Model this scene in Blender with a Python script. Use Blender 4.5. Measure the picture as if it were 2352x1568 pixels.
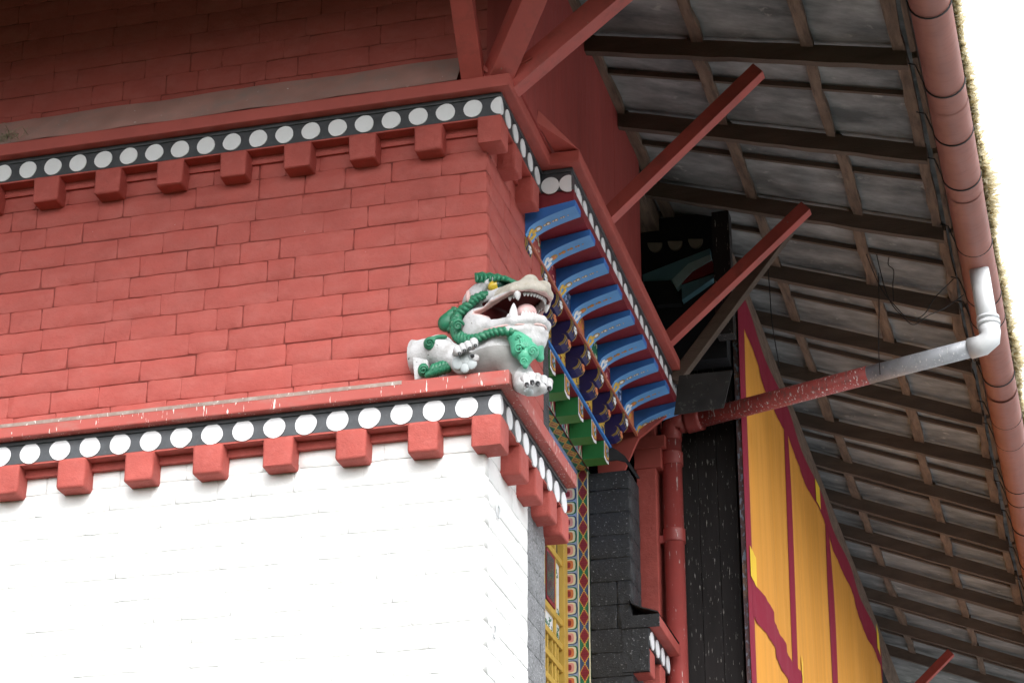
import bpy, bmesh, math, random
import numpy as np
from mathutils import Vector, Matrix, noise as mnoise
for _o in list(bpy.data.objects): bpy.data.objects.remove(_o, do_unlink=True)
SC = bpy.context.scene
COL = SC.collection
# ------------------------------------------------------------------ camera
CAMPOS = Vector((4.57, -16.24, 1.60))
YAW, PITCH, ROLL = math.radians(15.0), math.radians(25.3), math.radians(0.12)
fwd = Vector((-math.sin(YAW)*math.cos(PITCH), math.cos(YAW)*math.cos(PITCH), math.sin(PITCH)))
rgt = Vector((math.cos(YAW), math.sin(YAW), 0)); upv = rgt.cross(fwd)
r2 = rgt*math.cos(ROLL)+upv*math.sin(ROLL); u2 = -rgt*math.sin(ROLL)+upv*math.cos(ROLL)
cd = bpy.data.cameras.new('camera'); cd.sensor_width = 36; cd.lens = 5300/2352*36
cd.clip_end = 5000
cam = bpy.data.objects.new('camera', cd); COL.objects.link(cam)
cam.matrix_world = Matrix(((r2.x,u2.x,-fwd.x,CAMPOS.x),(r2.y,u2.y,-fwd.y,CAMPOS.y),(r2.z,u2.z,-fwd.z,CAMPOS.z),(0,0,0,1)))
SC.camera = cam
# ------------------------------------------------------------------ sky, sun, exposure (bright overcast)
SUN_EL, SUN_AZ = math.radians(41), math.radians(24)    # azimuth measured from -Y towards +X
wd = bpy.data.worlds.new('World'); SC.world = wd; wd.use_nodes = True
nt = wd.node_tree; nt.nodes.clear()
sky = nt.nodes.new('ShaderNodeTexSky'); sky.sky_type = 'NISHITA'; sky.sun_disc = False
sky.sun_elevation = SUN_EL; sky.sun_rotation = math.pi-SUN_AZ; sky.air_density = 1.0; sky.dust_density = 2.0; sky.ozone_density = 1.0
hs = nt.nodes.new('ShaderNodeHueSaturation'); hs.inputs['Saturation'].default_value = 0.12
bg = nt.nodes.new('ShaderNodeBackground'); bg.inputs['Strength'].default_value = 0.15
wo = nt.nodes.new('ShaderNodeOutputWorld')
# overcast luminance distribution (1+2 sin elevation)/3 over the desaturated sky
tc = nt.nodes.new('ShaderNodeTexCoord'); sx = nt.nodes.new('ShaderNodeSeparateXYZ'); ma = nt.nodes.new('ShaderNodeMath'); ma.operation = 'MULTIPLY_ADD'; ma.inputs[1].default_value = .75; ma.inputs[2].default_value = .25; ma.use_clamp = True
mx = nt.nodes.new('ShaderNodeMix'); mx.data_type = 'RGBA'; mx.blend_type = 'MULTIPLY'; mx.inputs[0].default_value = 1
nt.links.new(tc.outputs['Generated'], sx.inputs[0]); nt.links.new(sx.outputs['Z'], ma.inputs[0]); nt.links.new(ma.outputs[0], mx.inputs[7])
nt.links.new(sky.outputs[0], hs.inputs['Color']); nt.links.new(hs.outputs[0], mx.inputs[6]); nt.links.new(mx.outputs[2], bg.inputs['Color']); nt.links.new(bg.outputs[0], wo.inputs['Surface'])
sd = bpy.data.lights.new('sun', 'SUN'); sd.energy = 0.22; sd.angle = math.radians(30); sd.color = (1, .965, .92)
sun = bpy.data.objects.new('sun', sd); COL.objects.link(sun)
sdir = Vector((math.sin(SUN_AZ)*math.cos(SUN_EL), -math.cos(SUN_AZ)*math.cos(SUN_EL), math.sin(SUN_EL)))
sun.rotation_euler = sdir.to_track_quat('Z', 'Y').to_euler(); sun.location = (0, -30, 40)
SC.view_settings.view_transform = 'Standard'; SC.view_settings.look = 'None'
SC.view_settings.gamma = 1; SC.view_settings.use_curve_mapping = False
SC.view_settings.exposure = 2.7
RND = random.Random(7)
# ------------------------------------------------------------------ mesh helpers
class MB:
    def __init__(s): s.v = []; s.f = []; s.m = []
    def add(s, vs, fs, mi=0):
        o = len(s.v); s.v += [tuple(v) for v in vs]
        for f in fs: s.f.append(tuple(i+o for i in f)); s.m.append(mi)
        return s
    def box(s, x0, x1, y0, y1, z0, z1, mi=0):
        vs = [(x, y, z) for z in (z0, z1) for y in (y0, y1) for x in (x0, x1)]
        return s.add(vs, [(0,2,3,1),(4,5,7,6),(0,1,5,4),(2,6,7,3),(0,4,6,2),(1,3,7,5)], mi)
    def prism(s, poly, ax, a, b, mi=0, side=None):
        """closed polygon in the two other axes, extruded along ax from a to b"""
        n = len(poly)
        def mk(p, t):
            return (t,p[0],p[1]) if ax == 'x' else ((p[0],t,p[1]) if ax == 'y' else (p[0],p[1],t))
        s.add([mk(p,a) for p in poly]+[mk(p,b) for p in poly], [tuple(range(n)), tuple(range(2*n-1,n-1,-1))], mi)
        o = len(s.v)-2*n
        for i in range(n):
            j = (i+1)%n; s.f.append((o+i,o+n+i,o+n+j,o+j)); s.m.append(mi if side is None else side[i])
        return s
    def beam(s, p0, p1, w, d, up=(0,0,1), mi=0):
        """bar from p0 to p1, width w (sideways) and depth d (along up); p0,p1 on its axis"""
        p0, p1 = Vector(p0), Vector(p1); t = (p1-p0).normalized(); sd_ = t.cross(Vector(up)).normalized(); u = sd_.cross(t)
        vs = [p+sd_*a*w/2+u*b*d/2 for p in (p0,p1) for a,b in ((-1,-1),(1,-1),(1,1),(-1,1))]
        return s.add(vs, [(0,1,2,3),(7,6,5,4),(0,4,5,1),(1,5,6,2),(2,6,7,3),(3,7,4,0)], mi)
    def tube(s, pts, r, n=12, mi=0, caps=True, rs=None, arc=None, squash=None, twist=None):
        pts = [Vector(p) for p in pts]; m = len(pts); rings = []
        a0, a1 = arc if arc else (0, 2*math.pi); nn = n+1 if arc else n
        ref = None
        for i, p in enumerate(pts):
            t = (pts[min(i+1,m-1)]-pts[max(i-1,0)]).normalized()
            if ref is None:
                ref = Vector((0,0,1)) if abs(t.z) < .9 else Vector((0,1,0))
            sd_ = t.cross(ref).normalized(); u = sd_.cross(t); ref = u
            rr = rs[i] if rs else r
            ring = []
            for k in range(nn):
                w = 1.
                if twist: w = 1-twist[1]*(1-abs(math.sin(math.pi*(twist[0]*i/(m-1)+k/n)))**.5)
                o_ = (sd_*math.cos(a0+(a1-a0)*k/n)+u*math.sin(a0+(a1-a0)*k/n))*rr*w
                if squash: o_ = o_-squash[0]*((1-squash[1])*o_.dot(squash[0]))
                ring.append(p+o_)
            rings.append(ring)
        vs = [v for R in rings for v in R]; fs = []
        for i in range(m-1):
            for k in range(n):
                k2 = (k+1)%nn; fs.append((i*nn+k,i*nn+k2,(i+1)*nn+k2,(i+1)*nn+k))
        if caps and not arc: fs += [tuple(range(n-1,-1,-1)), tuple((m-1)*n+k for k in range(n))]
        return s.add(vs, fs, mi)
    def mesh(s, name, mats, smooth=False, bevel=0, seg=2, jit=0, seed=0, angle=None):
        me = bpy.data.meshes.new(name); me.from_pydata(s.v, [], s.f)
        for m in (mats if isinstance(mats, (list, tuple)) else [mats]): me.materials.append(m)
        me.polygons.foreach_set('material_index', s.m)
        bm = bmesh.new(); bm.from_mesh(me); bmesh.ops.recalc_face_normals(bm, faces=bm.faces[:])
        if bevel: bmesh.ops.bevel(bm, geom=[e for e in bm.edges if e.calc_face_angle(0) > .5], offset=bevel, segments=seg, affect='EDGES', profile=.6)
        if jit:
            rr = random.Random(seed)
            for v in bm.verts: v.co += Vector((rr.uniform(-jit,jit), rr.uniform(-jit,jit), rr.uniform(-jit,jit)))
        bm.to_mesh(me); bm.free()
        if smooth: me.polygons.foreach_set('use_smooth', [True]*len(me.polygons))
        if angle: 
            me.polygons.foreach_set('use_smooth', [True]*len(me.polygons)); me.set_sharp_from_angle(angle=math.radians(angle))
        me.update(); return me
    def build(s, name, mats, parent=None, **k): return put(name, s.mesh(name, mats, **k), parent)
def wloc(o):
    l = Vector((0,0,0))
    while o is not None: l = l+o.location; o = o.parent
    return l
def put(name, me, parent=None, loc=(0,0,0), rot=None):
    """link a mesh whose vertices are world coordinates (plus loc) under parent"""
    o = bpy.data.objects.new(name, me); COL.objects.link(o)
    o.parent = parent; o.location = Vector(loc)-(wloc(parent) if parent else Vector((0,0,0)))
    if rot: o.rotation_euler = rot
    return o
def tag(o, label, cat=None, group=None, kind=None):
    if label: o['label'] = label
    if cat: o['category'] = cat
    if group: o['group'] = group
    if kind: o['kind'] = kind
    return o
def thing(name, loc, label, cat, group=None):
    o = bpy.data.objects.new(name, None); COL.objects.link(o); o.location = loc; o.empty_display_size = .2
    return tag(o, label, cat, group)
# ------------------------------------------------------------------ materials
def mat(name, col, rough=.6, var=.12, vscale=3., bump=.0, bscale=60., spec=.3, dirt=None, stretch=(1,1,1), sheen=0, metallic=0, dirt_amt=.5, dirt_scale=4., dirt_stretch=(1,1,1), dirt_lo=.5, dirt_hi=.7, bump2=0, b2scale=12., chip=None):
    m = bpy.data.materials.new(name); m.use_nodes = True; t = m.node_tree; N = t.nodes; L = t.links
    b = N['Principled BSDF']; b.inputs['Roughness'].default_value = rough; b.inputs['Specular IOR Level'].default_value = spec; b.inputs['Metallic'].default_value = metallic
    g = N.new('ShaderNodeNewGeometry')
    def mapped(st):
        mp = N.new('ShaderNodeMapping'); mp.inputs['Scale'].default_value = st; L.new(g.outputs['Position'], mp.inputs['Vector']); return mp.outputs[0]
    def noise(vec, sc, det=5, ro=.6):
        n = N.new('ShaderNodeTexNoise'); n.inputs['Scale'].default_value = sc; n.inputs['Detail'].default_value = det; n.inputs['Roughness'].default_value = ro
        L.new(vec, n.inputs['Vector']); return n.outputs['Fac']
    def mr(v, a, b_, c, d):
        n = N.new('ShaderNodeMapRange'); n.inputs[1].default_value=a; n.inputs[2].default_value=b_; n.inputs[3].default_value=c; n.inputs[4].default_value=d; L.new(v, n.inputs[0]); return n.outputs[0]
    def mix(fac, a, c, typ='MIX'):
        n = N.new('ShaderNodeMix'); n.data_type = 'RGBA'; n.blend_type = typ
        if isinstance(fac, float): n.inputs[0].default_value = fac
        else: L.new(fac, n.inputs[0])
        for s_, v in ((n.inputs[6], a), (n.inputs[7], c)):
            if isinstance(v, tuple): s_.default_value = (*v, 1)
            else: L.new(v, s_)
        return n.outputs[2]
    v0 = mapped(stretch)
    lo = tuple(c*(1-var) for c in col); hi = tuple(min(.9, c*(1+var)) for c in col)
    c = mix(mr(noise(v0, vscale), .3, .7, 0, 1), lo, hi)
    if dirt:
        d = noise(mapped(dirt_stretch), dirt_scale, 8, .65)
        c = mix(mr(d, dirt_lo, dirt_hi, 0, dirt_amt), c, dirt)
    if chip:
        ccol, csc, clo, chi, cst = chip
        d = noise(mapped(cst), csc, 4, .6); c = mix(mr(d, clo, chi, 0, 1), c, ccol)
    L.new(c, b.inputs['Base Color'])
    L.new(mr(noise(v0, vscale*4), .3, .7, max(.05, rough-.08), min(1, rough+.08)), b.inputs['Roughness'])
    if bump or bump2:
        last = None
        for st, sc in ((bump2, b2scale), (bump, bscale)):
            if not st: continue
            bn = N.new('ShaderNodeBump'); bn.inputs['Strength'].default_value = st; bn.inputs['Distance'].default_value = .02 if sc < 30 else .006
            L.new(noise(v0, sc, 6), bn.inputs['Height'])
            if last: L.new(last, bn.inputs['Normal'])
            last = bn.outputs[0]
        L.new(last, b.inputs['Normal'])
    return m
RED = (.415, .086, .070)
M = {}
M['red_brick'] = mat('red_brick_paint', RED, .62, .10, 2.5, bump=.35, bscale=70, bump2=.45, b2scale=14, dirt=(.52,.17,.145), dirt_scale=3.2, dirt_stretch=(1,1,2), dirt_lo=.45, dirt_hi=.75, dirt_amt=.4, chip=((.75,.7,.66), 26, .735, .765, (1,1,1)))
M['red_core'] = mat('red_joint', (.22,.05,.042), .9, .2, 10)
M['red'] = mat('red_paint', RED, .55, .09, 3., bump=.15, bscale=50, bump2=.12, dirt=(.30,.07,.06), dirt_scale=5, dirt_amt=.35)
M['red_rough'] = mat('red_roughcast_paint', RED, .68, .10, 4, bump=.6, bscale=85, bump2=.4, b2scale=18, dirt=(.55,.15,.13), dirt_scale=14, dirt_amt=.3)
M['red_ledge'] = mat('red_ledge_paint', RED, .5, .08, 3., bump=.1, bscale=50, dirt=(.34,.22,.19), dirt_scale=1.6, dirt_stretch=(1.5,1.5,4), dirt_lo=.52, dirt_hi=.75, dirt_amt=.5, chip=((.78,.76,.72), 3.6, .635, .66, (13,13,1.6)))
M['red_wood'] = mat('red_painted_timber', (.42,.082,.068), .55, .14, 2., bump=.25, bscale=30, stretch=(1,1,1), dirt=(.20,.06,.05), dirt_scale=6, dirt_amt=.5, chip=((.30,.22,.18), 18, .70,.73,(1,1,1)))
M['red_board'] = mat('red_board_paint', (.34,.06,.052), .65, .12, 3., bump=.3, bscale=40, stretch=(3,3,.35), dirt=(.05,.02,.02), dirt_scale=9, dirt_stretch=(5,5,.5), dirt_lo=.66, dirt_hi=.75, dirt_amt=.8)
M['white_brick'] = mat('white_wall_paint', (.80,.80,.79), .7, .02, 2., bump=.25, bscale=70, bump2=.35, b2scale=14)
M['white_core'] = mat('white_joint', (.62,.62,.61), .9, .05, 10)
M['white'] = mat('white_paint', (.78,.78,.80), .55, .04, 6., bump=.15, bscale=60, dirt=(.55,.55,.56), dirt_scale=25, dirt_lo=.62, dirt_hi=.8, dirt_amt=.6)
M['black'] = mat('black_paint', (.042,.046,.052), .38, .3, 8., bump=.4, bscale=45, spec=.5, dirt=(.10,.10,.11), dirt_scale=20, dirt_lo=.58, dirt_hi=.75, dirt_amt=.6)
M['black_render'] = mat('black_roughcast', (.021,.022,.025), .5, .3, 6., bump=1., bscale=60, bump2=.5, b2scale=20, spec=.45, dirt=(.42,.42,.44), dirt_scale=40, dirt_lo=.60, dirt_hi=.66, dirt_amt=.6)
M['black_wood'] = mat('black_timber', (.020,.017,.017), .6, .3, 4., bump=.4, bscale=30, stretch=(3,3,.4), chip=((.42,.40,.38), 7, .635,.67,(9,9,1.0)))
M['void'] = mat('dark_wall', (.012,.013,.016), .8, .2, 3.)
M['flash'] = mat('weathered_flashing', (.40,.22,.19), .55, .2, 2.5, dirt=(.30,.24,.22), dirt_scale=3, dirt_amt=.7, chip=((.7,.68,.64), 18, .70,.73,(1,1,1)))
M['asb'] = mat('fibre_cement_sheet', (.30,.297,.295), .8, .25, 2.6, bump=.15, bscale=20, stretch=(1.,1.6,1), dirt=(.075,.08,.082), dirt_scale=1.3, dirt_stretch=(.8,1.9,1), dirt_lo=.38, dirt_hi=.66, dirt_amt=.88, chip=((.46,.45,.42), 5, .64, .78, (1,1,1)))
M['wood'] = mat('weathered_timber', (.125,.088,.068), .8, .25, 3., bump=.5, bscale=22, stretch=(.8,6,6), dirt=(.055,.04,.034), dirt_scale=3, dirt_stretch=(.4,3,3), dirt_lo=.42, dirt_hi=.7, dirt_amt=.7)
M['wood_y'] = mat('weathered_batten', (.19,.13,.095), .8, .25, 3., bump=.5, bscale=22, stretch=(6,.8,6), dirt=(.075,.052,.042), dirt_scale=4, dirt_stretch=(4,.7,4), dirt_lo=.45, dirt_hi=.66, dirt_amt=.8)
M['gutter'] = mat('faded_red_gutter', (.31,.130,.105), .55, .14, 2.5, stretch=(1,.8,1), dirt=(.20,.08,.07), dirt_scale=5, dirt_stretch=(1,5,1), dirt_amt=.45, bump=.05, bscale=20)
M['iron'] = mat('dark_iron', (.03,.03,.032), .6, .3, 8.)
M['wire'] = mat('wire', (.03,.028,.028), .6)
M['pvc'] = mat('white_pvc', (.62,.64,.66), .35, .06, 4., spec=.5)
M['pipe'] = mat('red_pipe_paint', (.38,.07,.062), .42, .12, 4, spec=.5, dirt=(.25,.08,.07), dirt_scale=8, dirt_amt=.4, chip=((.72,.7,.68), 4, .655, .69, (10,10,1.6)))
M['pipe_grey'] = mat('bare_pipe', (.42,.44,.48), .4, .12, 5, spec=.5, dirt=(.2,.21,.22), dirt_scale=6, dirt_amt=.5, chip=((.78,.77,.75), 4, .62, .66, (11,11,1.4)))
M['pipe_drop'] = mat('red_pipe_with_droppings', (.36,.065,.058), .5, .14, 4, dirt=(.12,.08,.075), dirt_scale=4, dirt_stretch=(6,6,3), dirt_amt=.8, chip=((.70,.68,.66), 4.2, .60, .66, (11,11,1.3)))
M['moss_grey'] = mat('grimy_sheet', (.030,.029,.029), .85, .3, 4., dirt=(.14,.135,.12), dirt_scale=16, dirt_lo=.58, dirt_hi=.72, dirt_amt=.7)
M['moss'] = mat('dry_moss', (.66,.60,.43), .9, .3, 14.)
M['blue_side'] = mat('deep_blue_paint', (.038,.155,.48), .5, .12, 5)
M['blue_low'] = mat('light_blue_paint', (.12,.33,.68), .5, .10, 5)
M['blue_line'] = mat('mid_blue_paint', (.05,.22,.60), .45, .08, 5)
M['crimson'] = mat('crimson_paint', (.19,.018,.026), .5, .14, 5)
M['navy'] = mat('navy_paint', (.022,.018,.105), .5, .15, 6)
M['gold'] = mat('ochre_gold_paint', (.36,.245,.07), .5, .2, 20)
M['yellow'] = mat('yellow_paint', (.70,.44,.07), .5, .12, 12)
M['orange'] = mat('orange_paint', (.62,.19,.07), .5, .12, 12)
M['orange_rod'] = mat('orange_rod_paint', (.48,.15,.085), .5, .1, 8)
M['green'] = mat('green_paint', (.028,.20,.055), .5, .12, 6)
M['green_low'] = mat('olive_green_paint', (.075,.20,.040), .5, .15, 6)
M['pgreen'] = mat('viridian_paint', (.025,.16,.085), .5, .12, 8)
M['maroon'] = mat('maroon_paint', (.27,.03,.045), .5, .15, 10)
M['pink'] = mat('pink_paint', (.72,.33,.30), .5, .12, 8)
M['paleblue'] = mat('pale_blue_paint', (.36,.45,.70), .5, .10, 8)
M['slate'] = mat('slate_blue_paint', (.05,.09,.20), .5, .12, 8)
M['cream'] = mat('cream_paint', (.74,.70,.50), .5, .1, 10)
M['wyellow'] = mat('window_yellow_paint', (.62,.40,.08), .45, .08, 5, dirt=(.35,.2,.05), dirt_scale=10, dirt_amt=.3)
M['glass'] = mat('window_glass', (.07,.075,.08), .12, .1, 2, spec=.6)
M['teal'] = mat('faded_teal_paint', (.10,.22,.27), .6, .15, 5)
M['teal_low'] = mat('pale_teal_paint', (.30,.44,.47), .6, .15, 5)
M['tan'] = mat('tan_disc_paint', (.28,.24,.20), .7, .15, 10)  # tan tone for the gallery discs, where the other discs are white
M['cloth'] = mat('saffron_cloth', (.68,.305,.055), .85, .08, 2., spec=.1, bump=.7, bscale=34, stretch=(.1,3.,.05), bump2=.9, b2scale=9)
M['cloth_red'] = mat('crimson_cloth', (.25,.022,.045), .85, .06, 2., spec=.1)
M['cloth_yel'] = mat('yellow_cloth_tab', (.80,.52,.03), .8, .05, 3.)
M['concrete'] = mat('dark_lawn', (.030,.036,.022), .9, .15, .5, bump=.2, bscale=30, spec=0)
M['bounce_grey'] = mat('pale_bounce_grey', (.33,.335,.34), .85, .12, .8, bump=.2, bscale=20)
M['nest'] = mat('dry_twigs', (.33,.29,.20), .9, .3, 30)

# straw-like moss lets light through
_t = M['moss'].node_tree; _b = _t.nodes['Principled BSDF']; _tr = _t.nodes.new('ShaderNodeBsdfTranslucent'); _tr.inputs['Color'].default_value = (.74,.66,.46,1)
_mx = _t.nodes.new('ShaderNodeMixShader'); _mx.inputs[0].default_value = .6
_t.links.new(_b.outputs[0], _mx.inputs[1]); _t.links.new(_tr.outputs[0], _mx.inputs[2]); _t.links.new(_mx.outputs[0], _t.nodes['Material Output'].inputs['Surface'])
M['grime'] = mat('bare_weathered_edge', (.30,.21,.18), .7, .25, 5., dirt=(.42,.37,.33), dirt_scale=9, dirt_amt=.7, chip=((.72,.7,.66), 9, .64, .68, (6,6,2)))

M['grey_render'] = mat('speckled_grey_roughcast', (.20,.205,.215), .5, .25, 6., bump=1., bscale=60, bump2=.6, b2scale=20, spec=.5, dirt=(.04,.042,.046), dirt_scale=34, dirt_lo=.50, dirt_hi=.62, dirt_amt=.8, chip=((.55,.55,.57), 52, .60, .66, (1,1,1)))
# ------------------------------------------------------------------ ground
gm = MB(); gm.add([(-600,-600,0),(600,-600,0),(600,600,0),(-600,600,0)], [(0,1,2,3)])
tag(gm.build('ground', M['concrete']), 'dark lawn around the building', kind='structure')
tag(MB().box(2.4,60,-.5,60,-.2,.006).build('light_bounce_slab', M['bounce_grey']), 'added unseen pale slab that bounces light up to the gallery side', kind='structure')  # added out of view to bounce light onto the soffit, gutter and curtain
# ------------------------------------------------------------------ bricks
def brick_mesh(L, H, mt, seed, D=.10, bev=.0042):
    """one painted block: local origin at lower left of its face, face looks to -Y"""
    r = random.Random(seed); nx, nz = 5, 2; j = .0040
    def ring(ins, y, jj):
        P = []
        for i in range(nx): P.append((ins+(L-2*ins)*i/nx, ins))
        for i in range(nz): P.append((L-ins, ins+(H-2*ins)*i/nz))
        for i in range(nx): P.append((L-ins-(L-2*ins)*i/nx, H-ins))
        for i in range(nz): P.append((ins, H-ins-(H-2*ins)*i/nz))
        if jj:                                   # rounded corners
            c_ = .006
            for q, (sx, sz) in ((0,(1,1)),(nx,(-1,1)),(nx+nz,(-1,-1)),(2*nx+nz,(1,-1))): P[q] = (P[q][0]+sx*c_*r.uniform(.3,1.2), P[q][1]+sz*c_*r.uniform(.3,1.2))
        return [(x+r.uniform(-jj,jj), y+r.uniform(-.002,.002), z+r.uniform(-jj,jj)) for x, z in P]
    n = 2*(nx+nz); b = MB()
    e1 = ring(0, bev, j)
    for sd_, lim in ((0,.003), (1,.003)):         # upright joints are often filled flush with paint
        if r.random() < .62:
            for q in range(n):
                if (sd_ == 0 and e1[q][0] < .02) or (sd_ == 1 and e1[q][0] > L-.02): e1[q] = (e1[q][0], .0006, e1[q][2])
    vs = ring(0, D, 0)+e1+ring(.008, .0, j*.7)
    # front face: two rows through the middle
    mid = [(L*(.12+.76*i/3)+r.uniform(-.02,.02), -.003+r.uniform(-.0025,.0025), H*.5+r.uniform(-.02,.02)) for i in range(4)]
    fs = []
    for k in range(2):
        for i in range(n): fs.append((k*n+i, k*n+(i+1)%n, (k+1)*n+(i+1)%n, (k+1)*n+i))
    o = 2*n; m0 = 3*n
    bot = [o+i for i in range(nx+1)]; top = [o+nx+nz+nx-i for i in range(nx+1)]
    lm, rm = o+2*nx+nz+1, o+nx+1
    row = [lm]+[m0+i for i in range(4)]+[rm]
    for i in range(nx): fs += [(bot[i],bot[i+1],row[i+1],row[i]), (row[i],row[i+1],top[i+1],top[i])]
    b.add(vs+mid, fs)
    return b.mesh('brick', mt, smooth=True)
def course(parent, x0, x1, z, H, mt, rr, face='front', plane=0., vis=None, end_flush=False):
    x = x1
    while x > x0+.02:
        L = min(rr.choice((.24,.30,.36,.40,.42,.44,.50,.58,.66)), x-x0)
        if x-L-x0 < .12: L = x-x0
        g = rr.choice((-.008,-.006,-.005,-.004,-.002,.001,.004)); gz = rr.choice((-.003,-.001,.0015,.003,.005,.007))
        me = brick_mesh(L-g, H-gz, mt, rr.random(), bev=BEV)
        pr = rr.uniform(-.0012, .0012)
        if face == 'front': o = put('brick', me, parent, (x-L, plane+pr, z+rr.uniform(-.002,.002)), (rr.uniform(-.002,.002), rr.uniform(-.004,.004), rr.uniform(-.002,.002)))
        else: o = put('brick', me, parent, (plane-pr, x-L, z+rr.uniform(-.002,.002)), (rr.uniform(-.006,.006), rr.uniform(-.004,.004), math.pi/2+rr.uniform(-.002,.002)))
        x -= L
rr = random.Random(11); BEV = .0042
def brick_wall(name, loc, label, z0, z1, mt, mcore, corebox, sides=None, xl=-7.0):
    w = thing(name, loc, label, 'wall')
    cb = MB()
    for bx in corebox: cb.box(*bx)
    cb.build('wall_core', mcore, w)
    z = z0
    while z < z1-.05:
        course(w, xl, 0., z, min(.2, z1-z), mt, rr)
        if sides: course(w, .10, sides, z, min(.2, z1-z), mt, rr, 'side', 0.)
        z += .2
    return w
# storeys of the corner block (brick faces at y=0 and x=0)
w_red = brick_wall('brick_wall', (-2.8,.2,9.16), 'red painted brick wall between the two dotted cornices', 9.16, 11.58, M['red_brick'], M['red_core'],
    [(-9,-.0075,.0075,.28,9.12,11.6), (-.30,-.0075,.28,1.9,9.12,11.6)], sides=1.9)
w_white = brick_wall('brick_wall', (-2.8,.2,5.825), 'white painted brick wall below the lower dotted cornice', 5.825, 8.83, M['white_brick'], M['white_core'],
    [(-9,-.006,.006,.28,5.4,8.9), (-.30,-.006,.28,1.34,5.4,8.9)], sides=1.34)
lb = MB(); lb.box(-9,0,.002,.28,0,5.82); lb.box(-.3,0,.28,1.34,0,5.82); lb.box(-.3,-.004,1.34,6.4,0,5.42); lb.build('wall_base', M['white_brick'], w_white)
BEV = .0018
w_up = brick_wall('brick_wall', (-2.8,.2,12.16), 'dark shaded red brick wall under the roof above upper cornice', 12.16, 14.16, M['red_brick'], M['red_core'],
    [(-9,-.006,.006,.28,11.6,14.6)], sides=None)
MB().box(-9,-7.0,.002,.012,5.4,8.83).build('wall_core', M['white_brick'], w_white)
MB().box(-9,-7.0,.002,.012,9.12,11.58).build('wall_core', M['red_brick'], w_red)
MB().box(-9,-7.0,.002,.012,11.6,14.16).build('wall_core', M['red_brick'], w_up)
inner = tag(MB().box(-9,-1.1,.30,24,.02,13.2).build('building_core', M['void']), 'dark solid inside of the building behind its painted walls', 'building')
# ------------------------------------------------------------------ cornices
def disc_mesh(rad, seed, th=.008, mt=None):
    r = random.Random(seed); n = 22; b = MB(); ang = [2*math.pi*i/n for i in range(n)]
    k1, k2 = r.uniform(0,6), r.uniform(0,6)
    P = [(math.cos(a)*rad*(1+.03*math.sin(2*a+k1)+.018*math.sin(5*a+k2)), math.sin(a)*rad*(1+.02*math.sin(3*a+k2)+r.uniform(-.008,.008))) for a in ang]
    b.prism(P, 'y', -th, 0.006); return b.mesh('disc', mt or M['white'], bevel=0)
DU = [disc_mesh(.083, i) for i in range(6)]; DL = [disc_mesh(.092, 40+i) for i in range(6)]
def block_mesh(w, d, h, seed, mt):
    """beam end: local x width, -y outwards, z up; origin at top centre of the wall side"""
    b = MB().prism([(-w/2,0),(-w/2*.95,-h),(w/2*.95,-h),(w/2,0)], 'y', -d, .05)
    me = b.mesh('beam_end', mt, bevel=.026, seg=3, jit=.0045, seed=seed, smooth=False); 
    me.polygons.foreach_set('use_smooth', [True]*len(me.polygons)); me.set_sharp_from_angle(angle=math.radians(60)); return me
def half_disc(rad, keep, seed):
    """disc cut straight at keep (local x <= keep)"""
    n = 28; P = []
    for i in range(n):
        a = 2*math.pi*i/n; P.append((min(keep, math.cos(a)*rad), math.sin(a)*rad))
    Q = [P[0]]
    for p in P[1:]:
        if abs(p[0]-Q[-1][0])+abs(p[1]-Q[-1][1]) > 1e-5: Q.append(p)
    return MB().prism(Q, 'y', -.008, .006).mesh('disc', M['white'])
def run_ledge(parent, path, zb, zt, name='ledge', mt=None):
    """moulded plank following a plan path given as a closed polygon"""
    b = MB().prism(path, 'z', zb, zt); return b.build(name, mt or M['red_ledge'], parent, bevel=.012, seg=2)
# upper cornice -----------------------------------------------------
cu = thing('cornice', (-2.5,-.2,11.34), 'upper red cornice with white discs on a black band, above the red bricks', 'cornice')
E0, E1 = -9, 6.12
run_ledge(cu, [(E0,-.26),(.26,-.26),(.26,1.14),(.53,1.14),(.53,E1),(-.2,E1),(-.2,.2),(E0,.2)], 11.80, 11.92, mt=M['red'])
fz = MB().prism([(E0,-.152),(.152,-.152),(.152,1.24),(.43,1.24),(.43,6.05),(-.15,6.05),(-.15,.25),(E0,.25)], 'z', 11.586, 11.802)
fz.build('frieze', M['black'], cu)
fb = MB().prism([(E0,-.168),(.168,-.168),(.168,1.225),(.446,1.225),(.446,6.06),(.30,6.06),(.30,1.30),(.10,1.30),(.10,-.10),(E0,-.10)], 'z', 11.762, 11.801); fb.build('moulding', M['black'], cu, bevel=.006)
ub = MB().prism([(E0,-.028),(.028,-.028),(.028,1.24),(-.1,1.24),(-.1,.1),(E0,.1)], 'z', 11.50, 11.588); ub.build('backing_strip', M['red_rough'], cu)
MB().prism([(E0,-.149),(.149,-.149),(.149,1.235),(-.1,1.235),(-.1,.1),(E0,.1)], 'z', 11.572, 11.5862).build('soffit_strip', M['red_rough'], cu)
for k in range(36): put('disc', DU[RND.randrange(6)], cu, (-.085-.2405*k, -.152, 11.678+RND.uniform(-.003,.003)), (0, RND.uniform(0,6.28) if k else 0, 0))
put('disc', half_disc(.083, -.002+.0, 1), cu, (.154, -.152, 11.678))
put('disc', half_disc(.083, .0, 2), cu, (.152, -.154, 11.678), (0, 0, -math.pi/2)).rotation_euler = (0, math.pi, math.pi/2)
for k in range(5): put('disc', DU[RND.randrange(6)], cu, (.152, .086+.2515*k, 11.680), (0, 0, math.pi/2))
put('disc', half_disc(.083, .083, 3), cu, (.236, 1.24, 11.645)); put('disc', half_disc(.083, .028, 4), cu, (.402, 1.24, 11.645))
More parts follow.
